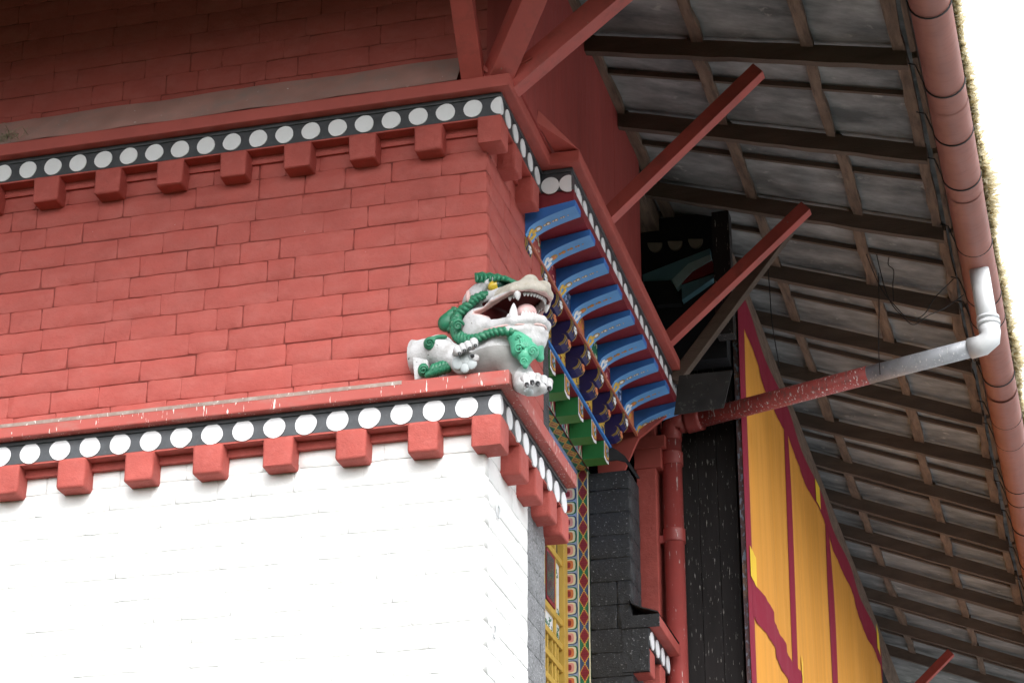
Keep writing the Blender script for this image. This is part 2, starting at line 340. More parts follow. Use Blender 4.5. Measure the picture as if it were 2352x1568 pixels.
for k in range(19):
    if k in (0,): continue
    put('disc', DU[RND.randrange(6)], cu, (.43, 1.26+.2455*k, 11.645), (0, 0, math.pi/2))
# loose white brush marks near the bay's disc row
bmk = MB(); r5 = random.Random(5)
for (y0, n) in ((1.36,4),(1.55,2),(3.05,3),(3.45,4),(5.15,3),(5.75,5)):
    for q in range(n):
        yy = y0+q*.055; zz = r5.uniform(11.60,11.64)
        pts = [(.4335, yy+.012*math.sin(t*2.5+q), zz+.1*t-.03) for t in (0,.25,.5,.75,1)]
        bmk.tube(pts, .006, 5)
bmk.build('brush_mark', M['white'], cu)['kind'] = 'stuff'
BU = [block_mesh(.25, .165, .25, i, M['red_rough']) for i in range(5)]
for k in range(14): put('beam_end', BU[k%5], cu, (-.478-.584*k, .004, 11.588))
cbm = MB().box(-.045,.165,-.165,.07,11.336,11.588).mesh('beam_end', M['red_rough'], bevel=.016, jit=.003, angle=50); put('beam_end', cbm, cu)
for y in (.43,1.03): put('beam_end', BU[2], cu, (-.004, y, 11.588), (0,0,math.pi/2))
# lower cornice -----------------------------------------------------
cl = thing('cornice', (-2.5,-.2,8.59), 'lower red cornice with white discs, topped by the snow lion', 'cornice')
run_ledge(cl, [(E0,-.266),(.266,-.266),(.266,2.03),(-.05,2.03),(-.05,.15),(E0,.15)], 9.055, 9.18)
MB().prism([(E0,-.162),(.162,-.162),(.162,2.02),(-.05,2.02),(-.05,.15),(E0,.15)], 'z', 8.854, 9.057).build('frieze', M['black'], cl)
MB().prism([(E0,-.178),(.178,-.178),(.178,2.024),(.10,2.024),(.10,-.10),(E0,-.10)], 'z', 9.018, 9.056).build('moulding', M['black'], cl, bevel=.006)
MB().prism([(E0,-.05),(.05,-.05),(.05,2.0),(-.1,2.0),(-.1,.1),(E0,.1)], 'z', 8.77, 8.856).build('backing_strip', M['red_rough'], cl)
MB().prism([(E0,-.159),(.159,-.159),(.159,2.015),(-.1,2.015),(-.1,.1),(E0,.1)], 'z', 8.838, 8.8542).build('soffit_strip', M['red_rough'], cl)
MB().box(E0,-.62,-.2685,-.25,9.150,9.1815).build('weathered_edge', M['grime'], cl, jit=.0008)
for k in range(32): put('disc', DL[RND.randrange(6)], cl, (-.109-.269*k, -.162, 8.937+RND.uniform(-.003,.003)), (0, RND.uniform(0,6.28), 0))
put('disc', half_disc(.092, 0, 5), cl, (.164, -.162, 8.94))
put('disc', half_disc(.092, 0, 6), cl, (.162, -.164, 8.94)).rotation_euler = (0, math.pi, math.pi/2)
for k in range(8): put('disc', DL[RND.randrange(6)], cl, (.162, .121+.262*k, 8.93-.004*k), (0, 0, math.pi/2))
BL = [block_mesh(.262, .172, .262, 20+i, M['red_rough']) for i in range(5)]
for k in range(14): put('beam_end', BL[k%5], cl, (-.47-.6*k-(.02 if k > 1 else 0), .004, 8.856))
put('beam_end', MB().box(-.07,.172,-.172,.09,8.592,8.856).mesh('beam_end', M['red_rough'], bevel=.018, jit=.003, angle=50), cl)
for y in (.60,1.09,1.57,1.99): put('beam_end', BL[int(y*10)%5], cl, (-.004, y, 8.856-.02*(y>1.9)), (0,0,math.pi/2))
# flashing strip above the upper ledge ------------------------------
fl = thing('roof_flashing', (-2.5,-.15,11.93), 'weathered pinkish metal flashing along the foot of dark red wall', 'flashing')
xs = [-8,-6.2,-4.25,-2.35,-.24]
for i in range(4):
    b = MB(); x0, x1 = xs[i]+(.0 if i else 0), xs[i+1]+.03
    n = 8
    P0 = [(x0+(x1-x0)*k/n, -.235+.004*math.sin(k*2.1+i), 11.924+.003*i+.006*math.sin(k*1.7)) for k in range(n+1)]
    P1 = [(x0+(x1-x0)*k/n, -.006, 12.30+.008*math.sin(k*1.3+i*2)) for k in range(n+1)]
    b.add(P0+P1, [(k,k+1,n+2+k,n+1+k) for k in range(n)])
    b.add([(x,y-.004,z+.003) for x,y,z in P0]+[(x,y-.004,z+.003) for x,y,z in P1], [(k,k+1,n+2+k,n+1+k) for k in range(n)])
    b.build('flashing_sheet', M['flash'], fl)
# bird nest on the ledge
ne = MB(); rn = random.Random(3)
for i in range(260):
    a = rn.uniform(0,6.28); rad = rn.gauss(0,.07); c0 = Vector((-4.42+rad*math.cos(a)*1.6, -.16+rad*math.sin(a)*.6, 11.95+abs(rn.gauss(0,.06))))
    d = Vector((rn.uniform(-1,1), rn.uniform(-1,1), rn.uniform(-.6,.6))).normalized()*rn.uniform(.03,.08)
    ne.tube([c0-d, c0+d*.2+Vector((0,0,rn.uniform(-.01,.01))), c0+d], .0028, 3, caps=False)
tag(ne.build('bird_nest', M['nest']), 'small ragged nest of dry twigs on the upper ledge', 'nest')
# side wall of boards above the bay ledge ---------------------------
bw = thing('board_wall', (.2,2.5,11.92), 'dark red boarded wall under the eave, above the bay ledge', 'wall')
y = .05; rb = random.Random(9)
while y < 5.05:
    w_ = min(1.25, 5.10-y); MB().box(.10, .275+rb.uniform(-.0006,.0006), y, y+w_-.0006, 11.922, 14.0).build('plank', M['red_board'], bw); y += w_
MB().box(-.25,.10,.05,5.1,11.7,14.0).build('wall_core', M['void'], bw)
MB().box(-.012,.272,.0,.048,11.922,14.0).build('corner_board', M['red_board'], bw)
tri = MB().add([(.27,.62,11.94),(.30,1.16,11.935),(.52,1.18,11.935),(.285,.62,12.06)], [(0,1,2),(0,2,3)]).build('flashing_sheet', M['red'], bw)
# ------------------------------------------------------------------ bay: stepped bracket canopy over the window
bc = thing('bracket_canopy', (0,3.5,10.66), 'stepped canopy of blue, navy and green painted brackets over the window', 'canopy')
PITCH_Y = .571; Y0 = 1.245
# blue bracket: profile in x,z
def arc(p0, p1, bulge, n=10):
    (x0,z0),(x1,z1) = p0, p1; out = []
    for i in range(n+1):
        t = i/n; out.append((x0+(x1-x0)*t, z0+(z1-z0)*(t**bulge)))
    return out
curve = arc((.005,11.185),(.46,11.415),.47,12)
prof = curve+[(.462,11.455),(.462,11.475),(.0,11.41)]
BW = .215
def blue_mesh():
    b = MB(); n = len(prof); side = [1]*(len(curve)-1)+[0]*(n-len(curve)+1)
    b.prism(prof, 'y', 0, BW, 0, side); return b.mesh('blue_bracket', [M['blue_side'], M['blue_low']], angle=35)
def on_curve(t):
    i = min(int(t*12), 11); f = t*12-i; (x0,z0),(x1,z1) = curve[i], curve[i+1]; return x0+(x1-x0)*f, z0+(z1-z0)*f
def orn_mesh(v):
    """gold chain of painted lozenges under the bracket"""
    b = MB(); r = random.Random(v)
    for t, s in ((.20,.042),(.33,.018),(.40,.026),(.50,.014),(.56,.020),(.66,.012),(.71,.014),(.80,.009)):
        for q, (mi, k) in enumerate(((0,1.0),(1 if v%2 else 2,.55))):
            n = 10; P = []
            for i in range(n):
                a = 2*math.pi*i/n; tt = t+math.cos(a)*s*k*1.9; yy = BW*.52+math.sin(a)*s*k*1.05
                x, z = on_curve(max(.01,min(.99,tt))); P.append((x, yy, z-.0025-.0015*q))
            b.add(P, [tuple(range(n))], mi)
    # petals of the flower at the foot
    for i in range(5):
        a = 2*math.pi*i/5; cx, cy = .03+.028*math.cos(a), BW*.5+.05*math.sin(a)
        P = []
        for j in range(8):
            u = 2*math.pi*j/8; xx = cx+.022*math.cos(u); x = max(.002,xx); ii = on_curve(min(.99,max(.01,x/.455))); P.append((ii[0]+.0, cy+.026*math.sin(u), ii[1]-.006))
        b.add(P, [tuple(range(8))], 3)
    return b.mesh('painted_ornament', [M['gold'], M['orange'], M['white'], M['white'] if v%2 else M['yellow']])
BM = blue_mesh(); OM = [orn_mesh(0), orn_mesh(1)]
# navy bracket: two lobes
nav = [(-.19,10.905),(-.16,10.90),(-.11,10.905),(-.065,10.93),(-.045,10.97),(-.05,11.00),(-.075,11.012),(-.03,11.02),(.0,11.05),(.015,11.10),(.012,11.16),(-.19,11.16)]
NW = .20
def navy_mesh():
    n = len(nav); side = [1]*(n-2)+[0,0]; side[6] = 0
    return MB().prism(nav, 'y', 0, NW, 0, side).mesh('navy_bracket', [M['navy'], M['navy']])
NM = navy_mesh()
def scroll_mesh():
    b = MB()
    def strip(i, j, off, ya, yb, mi):
        (x0,z0),(x1,z1) = nav[i], nav[j]; b.add([(x0+off,ya,z0-.002),(x1+off,ya,z1-.002),(x1+off,yb,z1-.002),(x0+off,yb,z0-.002)], [(0,1,2,3)], mi)
    for i in (2,3,4,7,8,9):
        strip(i,i+1,.003,.0,.014,0); strip(i,i+1,.003,NW-.014,NW,0)
    for i, ya in ((3,.045),(4,.03),(8,.05),(9,.03),(3,.135),(4,.15),(8,.13),(9,.15)): strip(i,i+1,.003,ya,ya+.022,0)
    for (cx,cz,mi) in ((-.047,10.955,1),(.012,11.085,2)):
        for k in range(5):
            a = 2*math.pi*k/5
            P = [(cx+.012+.004*math.cos(u), NW*.5+.032*math.cos(a)+.02*math.cos(u), cz+.026*math.sin(a)+.016*math.sin(u)) for u in [2*math.pi*j/7 for j in range(7)]]
            b.add(P, [tuple(range(7))], mi)
    # gold rim on the camera side
    for i in range(2,10):
        if i == 6: continue
        (x0,z0),(x1,z1) = nav[i], nav[i+1]; b.add([(x0,-.003,z0),(x1,-.003,z1),(x1-.012,-.003,z1+.008),(x0-.012,-.003,z0+.008)], [(0,1,2,3)], 0)
    return b.mesh('painted_scroll', [M['gold'], M['orange'], M['white']])
SM = scroll_mesh()
GW = .20
def green_mesh(): return MB().prism([(-.42,10.655),(-.19,10.655),(-.19,10.845),(-.42,10.845)], 'y', 0, GW, 0, [1,0,0,0]).mesh('green_block', [M['green'], M['green_low']])
GMs = green_mesh()
def plaque_mesh(v):
    b = MB(); x = -.19
    for q, (ins, mi) in enumerate(((0,0),(.010,1),(.022,2),(.040,1 if v else 3))):
        xx = x+.004+.0025*q; ya, yb, za, zb = ins, GW-ins, 10.655+ins-.02*(q==0), 10.845-ins
        c = .02
        b.prism([(ya,za+c),(ya+c*0,za+c),((ya+yb)/2,za-.0),(yb,za+c),(yb,zb),(ya,zb)], 'x', x, xx, mi)
    for k in range(6):
        a = 2*math.pi*k/6; P = [(x+.0142, GW/2+.034*math.cos(a)+.022*math.cos(u), 10.75+.034*math.sin(a)+.022*math.sin(u)) for u in [2*math.pi*j/8 for j in range(8)]]
        b.add(P, [tuple(range(8))], 4 if k%2 else 5)
    return b.mesh('plaque', [M['white'], M['maroon'], M['yellow'], M['orange'], M['paleblue'], M['pgreen']])
PM = [plaque_mesh(0), plaque_mesh(1)]
def squiggle(mat_bg, mat_fg, x, y0, y1, z0, z1, parent, seed):
    """small painted panel with curling leaves"""
    b = MB(); b.box(x-.02, x, y0, y1, z0, z1, 0); r = random.Random(seed)
    for i in range(9):
        cy, cz = r.uniform(y0+.03,y1-.03), r.uniform(z0+.03,z1-.03); ph = r.uniform(0,6); pts = []
        for k in range(6):
            a = ph+k*.75; rd = .008+.005*k; pts.append((x+.0015, min(y1-.004,max(y0+.004,cy+rd*math.cos(a))), min(z1-.004,max(z0+.004,cz+rd*math.sin(a)))))
        b.tube(pts, .0045, 4, 1, caps=False)
    o = b.build('painted_panel', [mat_bg, mat_fg], parent); o['kind'] = 'stuff'; return o
pan = [('pgreen','cream'),('maroon','pink'),('slate','paleblue'),('orange','yellow')]
for k in range(9):
    y = Y0+PITCH_Y*k
    o = put('blue_bracket', BM, bc, (0,y,0)); put('painted_ornament', OM[k%2], o, (0,y,0))['kind'] = 'stuff'
    if k < 8: squiggle(M[pan[k%4][0]], M[pan[k%4][1]], .0, y+BW, y+PITCH_Y, 11.20, 11.42, bc, k)
    if k < 8:
        o = put('navy_bracket', NM, bc, (0,y,0)); put('painted_scroll', SM, o, (0,y,0))['kind'] = 'stuff'
    if k < 7: squiggle(M['yellow'], M['maroon'] if k%2 else M['slate'], -.19, y+NW, y+PITCH_Y, 10.89, 11.14, bc, 20+k)
    if k < 8 and k > 0:
        o = put('green_block', GMs, bc, (0,y-.05,0)); put('plaque', PM[k%2], o, (0,y-.05,0))
MB().prism([(.0,11.412),(.445,11.475),(.445,11.59),(-.02,11.59),(-.02,11.412)], 'y', 1.26, 6.0).build('soffit_board', M['crimson'], bc)
MB().prism([(-.19,11.15),(.0,11.15),(.0,11.20),(-.02,11.20),(-.02,11.60),(-.22,11.60),(-.22,11.15)], 'y', 1.26, 5.75).build('soffit_board', M['crimson'], bc)
MB().box(-.42,-.192,1.26,5.52,10.846,10.892).build('soffit_board', M['crimson'], bc); MB().box(-.45,-.215,1.26,5.52,10.892,11.6).build('soffit_board', M['crimson'], bc)
MB().beam((.004,1.3,11.187),(.004,5.97,11.187),.026,.03).build('orange_rod', M['orange_rod'], bc)
MB().beam((-.184,1.3,10.872),(-.184,5.6,10.872),.03,.032).build('blue_rod', M['blue_line'], bc)
# end boards that close the canopy
MB().prism([(-.42,10.66),(-.19,10.66),(-.10,10.89),(.02,11.15),(.42,11.45),(.42,11.59),(-.45,11.59)], 'y', 5.93, 5.98).build('end_board', M['red'], bc)
# ------------------------------------------------------------------ window with decorated jambs
wn = thing('window', (-.6,4,7.0), 'yellow framed window with petal and stepped diamond painted jambs', 'window')
YJ = 5.50
MB().box(-.685,-.545,YJ,YJ+.1,5.6,10.60).build('petal_jamb', M['paleblue'], wn); MB().box(-.545,-.432,YJ-.004,YJ+.1,5.6,10.66).build('diamond_jamb', M['pgreen'], wn)
for x in (-.547,-.437): MB().box(x-.006,x+.006,YJ-.012,YJ,5.6,10.64).build('gold_bead', M['cream'], wn)
def petal_mesh(v):
    b = MB(); cols = ([0,1,2,3] if v else [4,1,5,6])
    for q, s in enumerate((1.,.86,.66,.42)):
        w_, h_ = .118*s, .146*s; n = 6; P = []
        # flat towards -x, rounded towards +x (outer side)
        x0 = -.060; P += [(x0,-h_/2)]
        for i in range(n+1):
            a = -math.pi/2+math.pi*i/n; P.append((x0+w_-.045*s+.045*s*math.cos(a), (h_/2-.04*s)*(1 if a>0 else -1)*(abs(math.sin(a))>.01)+.04*s*math.sin(a)))
        P += [(x0,h_/2)]
        y_ = -.002-.0016*q; b.add([(p[0],y_,p[1]) for p in P], [tuple(range(len(P)))], cols[q])
    return b.mesh('petal', [M['pgreen'], M['cream'], M['orange'], M['maroon'], M['slate'], M['pink'], M['maroon']])
PT = [petal_mesh(0), petal_mesh(1)]
def diamond_mesh(v):
    b = MB()
    def step(s, n=5):
        P = []; w_, h_ = .052*s, .094*s
        seq = []
        for i in range(n): seq += [(w_*i/n, h_*(n-i)/n), (w_*(i+1)/n, h_*(n-i)/n)]
        seq.append((w_, 0))
        Q = seq+[(x,-z) for x,z in seq[::-1][1:]]; Q = Q+[(-x,z) for x,z in Q[::-1]]
        R = [Q[0]]
        for p in Q[1:]:
            if abs(p[0]-R[-1][0])+abs(p[1]-R[-1][1]) > 1e-6: R.append(p)
        if abs(R[0][0]-R[-1][0])+abs(R[0][1]-R[-1][1]) < 1e-6: R.pop()
        return R
    for q, (s, mi) in enumerate(((1.0,0),(.84,1))):
        b.prism(step(s), 'y', -.003-.002*q, .001, mi)
    for i in (-1,0,1):
        z = .026*i; b.add([(-.034,-.0062,z-.0025),(.034,-.0062,z-.0025),(.034,-.0062,z+.0025),(-.034,-.0062,z+.0025)], [(0,1,2,3)], 2)
        x = .016*i; b.add([(x-.0018,-.0066,-.05),(x+.0018,-.0066,-.05),(x+.0018,-.0066,.05),(x-.0018,-.0066,.05)], [(0,1,2,3)], 2)
    # ground colour patch between this diamond and the next
    b.add([(-.053,-.0012,.0),(.053,-.0012,.0),(.053,-.0012,.19),(-.053,-.0012,.19)], [(0,1,2,3)], 3)
    return b.mesh('stepped_diamond', [M['yellow'], M['maroon'], M['crimson'], M['slate'] if v else M['pgreen']])
DM = [diamond_mesh(0), diamond_mesh(1)]
for k in range(31): put('petal', PT[k%2], wn, (-.617, YJ, 10.41-.1553*k))
for k in range(25): put('stepped_diamond', DM[k%2], wn, (-.49, YJ-.004, 10.607-.1935*k))
# head lining of the opening, same bands seen from below
MB().box(-.545,-.43,1.95,YJ,10.66,10.72).build('diamond_lintel', M['pgreen'], wn); MB().box(-.70,-.545,1.95,YJ,10.63,10.70).build('petal_lintel', M['paleblue'], wn)
for k in range(17):
    o = put('stepped_diamond', DM[k%2], wn, (-.49, YJ-.09-.1935*k, 10.66)); o.rotation_euler = (-math.pi/2, 0, 0)
for k in range(21):
    o = put('petal', PT[k%2], wn, (-.617, YJ-.09-.1553*k, 10.63)); o.rotation_euler = (-math.pi/2, 0, 0)
# zig-zag face board above the lintel
b = MB(); b.box(-.44,-.425,1.95,5.5,10.66,10.86,0)
for k in range(24):
    y = 1.98+.146*k; b.add([(-.4235,y,10.665),(-.4235,y+.14,10.665),(-.4235,y+.07,10.80)], [(0,1,2)], 1 if k%2 else 2); b.add([(-.4225,y+.03,10.67),(-.4225,y+.11,10.67),(-.4225,y+.07,10.75)], [(0,1,2)], 3)
b.build('zigzag_board', [M['maroon'], M['cream'], M['paleblue'], M['pgreen']], wn)
# yellow casement in plane x=-.69
fx0, fx1 = -.74, -.69
fr = MB()
fr.box(fx0,fx1+.03,5.34,5.497,5.6,9.95)                       # outer stile
fr.build('frame', M['wyellow'], wn, bevel=.006)
for y0, y1 in ((5.07,5.13),(4.62,4.68),(3.9,3.96),(3.1,3.16),(2.2,2.26)): MB().box(fx0,fx1,y0,y1,5.6,9.95).build('mullion', M['wyellow'], wn, bevel=.005)
for z in (9.90,9.60,8.96,8.71,8.48,8.24,7.6,6.9,6.2,5.65): MB().box(fx0+.004,fx1+.012,2.2,5.34,z-.032,z+.032).build('transom', M['wyellow'], wn, bevel=.005)
for y in (4.80,4.98,5.22): MB().box(fx0+.008,fx1-.006,y-.02,y+.02,7.6,8.71).build('glazing_bar', M['wyellow'], wn, bevel=.003)
MB().box(fx1-.002,fx1+.014,4.70,5.03,9.01,9.55).build('sash', M['maroon'], wn, bevel=.004); MB().box(fx1+.010,fx1+.018,4.70,4.97,9.05,9.51).build('pane', M['glass'], wn)
MB().box(fx0+.005,fx0+.012,2.2,5.34,5.6,9.95).build('pane', M['glass'], wn)
for (ya,yb,za,zb) in ((5.14,5.32,8.99,9.57),(4.70,5.05,8.75,8.93),(5.14,5.32,8.75,8.93),(5.14,5.32,8.0,8.2)):
    squiggle(M['white'], M['pgreen'], fx1-.02, ya, yb, za, zb, wn, int(za*10))
MB().box(-.75,-.69,1.9,5.5,9.95,10.66).build('head_panel', M['paleblue'], wn)
MB().box(-.8,-.1,1.9,5.5,5.4,5.6).build('sill', M['red'], wn)
# near jamb and far pier of the window opening
pn = thing('window_surround', (-.2,1.6,5.45), 'speckled grey black roughcast window surround on the near side, beside the white wall', 'wall')
r9 = random.Random(4)
def rough_blocks(parent, face, u0, u1, z0, z1, plane, mt, thick=.06):
    z = z0
    while z < z1-.03:
        h = min(.25, z1-z); u = u0; first = True
        while u < u1-.02:
            L = min(r9.choice((.28,.40,.45)), u1-u)
            if u1-(u+L) < .1: L = u1-u
            me = brick_mesh(L-.0005, h-.0012, mt, r9.random(), bev=.0022)
            pr = r9.uniform(-.001,.001)
            if face == 'y': put('block', me, parent, (u, plane+pr, z))
            else: put('block', me, parent, (plane-pr, u, z), (0,0,math.pi/2))
            u += L
        z += h
rough_blocks(pn, 'x', 1.345, 1.93, 5.42, 8.87, .0, M['grey_render'])
MB().box(-.70,-.02,1.36,1.925,5.42,10.66).build('core', M['black_render'], pn)
rough_blocks(pn, 'x', 1.90, 2.10, 8.87, 10.66, .0, M['black_render'])
pf = thing('window_surround', (-.2,5.6,5.45), 'tall black roughcast pier between the diamond jamb and red pilaster', 'wall')
rough_blocks(pf, 'y', -.428, -.0, 5.42, 10.62, YJ, M['black_render'])
rough_blocks(pf, 'x', YJ+.10, 6.0, 5.42, 10.62, .0, M['black_render'])
MB().box(-.42,-.008,YJ+.03,6.02,5.42,10.60).build('core', M['black_render'], pf)
# canvas flap hanging from the pier top
def _ry(px, py, v):
    d = r2*((px-1176)/5300)-u2*((py-784)/5300)+fwd; return CAMPOS+d*((v-CAMPOS[1])/d[1])
FP = [_ry((1900+.35714*x)/1.65306,(1600+.35714*y)/1.65306,5.44) for x, y in ((1150,255),(1240,300),(1325,365),(1400,470),(1480,592),(1450,600),(1385,510),(1325,425),(1240,405),(1155,415))]
tag(MB().prism([(p.x,p.z) for p in FP], 'y', 5.44, 5.462).build('tin_flap', M['iron']), 'bent black tin flap below the last green bracket block', 'sheet')
# small cornice beyond the pier -------------------------------------
c3 = thing('cornice', (.1,6.0,8.4), 'short red cornice piece with white discs on the pier beyond window', 'cornice')
MB().box(-.05,.29,5.49,6.52,8.90,9.015).build('ledge', M['red'], c3, bevel=.012); MB().box(-.05,.18,5.50,6.5,8.70,8.902).build('frieze', M['black'], c3)
for k in range(4): put('disc', DL[k], c3, (.18, 5.59+.267*k, 8.785), (0,0,math.pi/2))
for y in (5.66,6.20): put('beam_end', BL[0], c3, (-.004, y, 8.70), (0,0,math.pi/2))
MB().box(-.10,.286,5.47,5.49,8.90,9.03).build('end_plate', M['black_render'], c3); MB().box(-.10,.165,5.486,5.56,8.452,8.90).build('end_plate', M['black_render'], c3)
hp = []; gk = lambda x, y: ((1950+.35211*x)/1.65306, (2040+.35211*y)/1.65306)
def _ra(px, py, v):
    d = r2*((px-1176)/5300)-u2*((py-784)/5300)+fwd; return CAMPOS+d*((v-CAMPOS[1])/d[1])
near = [_ra(*gk(x,y),5.44) for x, y in ((1240,640),(1275,700),(1370,740),(1460,762),(1550,785))]
b = MB(); n = len(near); far = [Vector((p.x, 6.6, p.z+.02)) for p in near]; hv = near+far+[Vector((p.x,p.y,p.z-.012)) for p in near+far]
b.add(hv, [(k,k+1,n+k+1,n+k) for k in range(n-1)]+[(2*n+k,3*n+k,3*n+k+1,2*n+k+1) for k in range(n-1)]+[(k,2*n+k,2*n+k+1,k+1) for k in range(n-1)]); b.build('tin_hood', M['iron'], c3)
# red pilaster -------------------------------------------------------
pl = thing('pilaster', (-.03,6.75,0), 'plain red plastered pilaster behind the drainpipe', 'pilaster')
MB().box(-.14,.075,6.56,6.98,.0,11.9).build('shaft', M['red_rough'], pl, bevel=.01); MB().box(-.16,.19,6.53,6.9,11.28,11.42).build('corbel', M['red'], pl, bevel=.01); MB().box(-.16,.14,6.54,6.9,11.05,11.28).build('corbel', M['red'], pl, bevel=.01)

# iron rings on the white side wall
for px, py in ((1140,1175),(1131,1450)):
    d = r2*((px-1176)/5300)-u2*((py-784)/5300)+fwd; t_ = (0.-CAMPOS.x)/d.x; c_ = CAMPOS+d*t_
    MB().tube([(.016, c_.y+.05*math.sin(a), c_.z+.05*math.cos(a)) for a in [2*math.pi*k/16 for k in range(17)]], .007, 6, caps=False).build('ring', M['pvc'], w_white, smooth=True)
# ------------------------------------------------------------------ pixel -> point on a given plane (photo measured at 2352 px width)
def ray_at(px, py, ax, v):
    d = r2*((px-1176)/5300)-u2*((py-784)/5300)+fwd; i = 'xyz'.index(ax); return CAMPOS+d*((v-CAMPOS[i])/d[i])
# ------------------------------------------------------------------ roof: rafters, battens, sheets
SL = .30
def zr(x): return 12.90+SL*(3.37-x)            # underside of the rafters
rf = thing('eave_roof', (2,8,12.9), 'timber eave roof with dark rafters and grey fibre cement sheets', 'roof')
RY = [-1.55,.30,2.10,3.91,5.64,7.47,9.07,10.70,12.21,13.88,15.36,16.82,18.3,19.8,21.3,22.9]
SK = [.75,.6,.45,.12,-.08,-.35,-.55,-.72,-.55,-.9,-.95,-1.0,-1.0,-1.05,-1.1,-1.1]
rq = random.Random(21)
def ry(i, x): return RY[i]+SK[i]*(3.37-x)/3.1
RDP = .185
for i in range(len(RY)):
    xa = 3.40; xb = 0.1
    n = 14; w_ = .078+rq.uniform(-.008,.008); vs = []; fs = []
    for k in range(n+1):
        x = xa+(xb-xa)*k/n; y = ry(i,x)+rq.uniform(-.004,.004); wz = rq.uniform(-.006,.006)
        vs += [(x,y-w_/2,zr(x)+wz),(x,y+w_/2,zr(x)+wz+rq.uniform(-.004,.004)),(x,y+w_/2,zr(x)+RDP),(x,y-w_/2,zr(x)+RDP)]
    for k in range(n):
        for q in range(4): fs.append((k*4+q,k*4+(q+1)%4,(k+1)*4+(q+1)%4,(k+1)*4+q))
    fs += [(0,1,2,3),(n*4+3,n*4+2,n*4+1,n*4)]
    MB().add(vs,fs).build('rafter', M['wood'], rf, angle=40)
for xb in (.32,1.40,2.50,3.36):
    for i in range(len(RY)-1):
        ya, yb = ry(i,xb)+.02, ry(i+1,xb)-.02
        if i == 0: ya = -xb+.1 if -xb+.1 < yb-.2 else yb-.3
        w_ = .105+rq.uniform(-.015,.02); th = .05; n = 6; vs = []; fs = []; off = rq.uniform(-.03,.03)
        for k in range(n+1):
            y = ya+(yb-ya)*k/n; x = xb+off+rq.uniform(-.008,.008)
            a, b_ = x-w_/2+rq.uniform(-.012,.012), x+w_/2+rq.uniform(-.012,.012)
            vs += [(a,y,zr(a)+RDP-.03),(b_,y,zr(b_)+RDP-.03),(b_,y,zr(b_)+RDP+th),(a,y,zr(a)+RDP+th)]
        for k in range(n):
            for q in range(4): fs.append((k*4+q,k*4+(q+1)%4,(k+1)*4+(q+1)%4,(k+1)*4+q))
        fs += [(0,1,2,3),(n*4+3,n*4+2,n*4+1,n*4)]
        MB().add(vs,fs).build('batten', M['wood_y'], rf, angle=40)
# double eave board
for i in range(1,len(RY)-1):
    ya, yb = RY[i]+.05, RY[i+1]-.05
    MB().beam((3.47+rq.uniform(-.01,.01),ya,12.90+RDP-.03),(3.47+rq.uniform(-.01,.01),yb,12.90+RDP-.03),.05,.07).build('eave_batten', M['wood_y'], rf, jit=.004)
for i in range(1,len(RY)-1):                    # strip covering the sheet joint in the middle of each bay
    f = rq.uniform(.42,.58); p = []
    for x in (3.35,.2): p.append((x, ry(i,x)*(1-f)+ry(i+1,x)*f, zr(x)+RDP+.02))
    MB().beam(p[0],p[1],.045,.05).build('cover_strip', M['wood'], rf, jit=.003)
    for a, b_ in ((0,f),(f,1)):
        for xa, xb in ((3.87,2.46),(2.54,1.36),(1.44,.0)):
            q = [(x, ry(i,x)*(1-t)+ry(i+1,x)*t) for x, t in ((xa,a),(xb,a),(xb,b_),(xa,b_))]
            lift = rq.uniform(0,.012); vs = [(x,y,zr(x)+RDP+.052+lift) for x,y in q]+[(x,y,zr(x)+RDP+.062+lift) for x,y in q]
            MB().add(vs, [(0,1,2,3),(7,6,5,4),(0,4,5,1),(1,5,6,2),(2,6,7,3),(3,7,4,0)]).build('sheet', M['asb'], rf)
def zt(x): return zr(x)+RDP+.085
tp = MB()                                      # outer covering, closed over the whole building
tp.add([(3.90,-3.90,zt(3.90)),(3.90,26,zt(3.90)),(-5,26,zt(-5)),(-5,5,zt(-5))], [(0,1,2,3)]); tp.add([(3.90,-3.90,zt(3.90)),(-5,5,zt(-5)),(-14,5,zt(-5)),(-14,-3.90,zt(3.90))], [(0,1,2,3)])
tp.add([(-5,5,zt(-5)),(-5,26,zt(-5)),(-14,26,zt(-5)),(-14,5,zt(-5))], [(0,1,2,3)])
tp.build('roof_covering', M['asb'], rf)
# front slope, mostly above the picture: sheets and rafters
MB().add([(3.8,-3.8,zr(3.8)+RDP+.06),(.3,-.3,zr(.3)+RDP+.06),(-9,-.3,zr(.3)+RDP+.06),(-9,-3.8,zr(3.8)+RDP+.06)], [(0,1,2,3)]).build('sheet', M['asb'], rf)
MB().add([(3.8,-3.8,zr(3.8)+RDP+.06),(3.8,.55,zr(3.8)+RDP+.06),(.0,.9,zr(0)+RDP+.06),(.0,0,zr(0)+RDP+.06)], [(0,1,2,3)]).build('sheet', M['asb'], rf)
for k in range(6): MB().beam((-.2-1.6*k,-3.4,zr(3.4)+.09),(-.2-1.6*k,-.05,zr(.05)+.09),.08,.185).build('rafter', M['wood'], rf)
MB().beam((3.4,-3.4,zr(3.4)+.09),(.1,-.1,zr(.1)+.09),.09,.2).build('hip_rafter', M['wood'], rf)
MB().box(-.1,.24,.05,6.4,13.80,14.05).build('wall_plate', M['wood_y'], rf)
MB().box(.86,1.0,6.6,24,13.26,13.62).build('wall_plate', M['wood_y'], rf)
MB().box(.4,.9,7.25,24,6.0,13.9).build('back_wall', M['void'], rf)
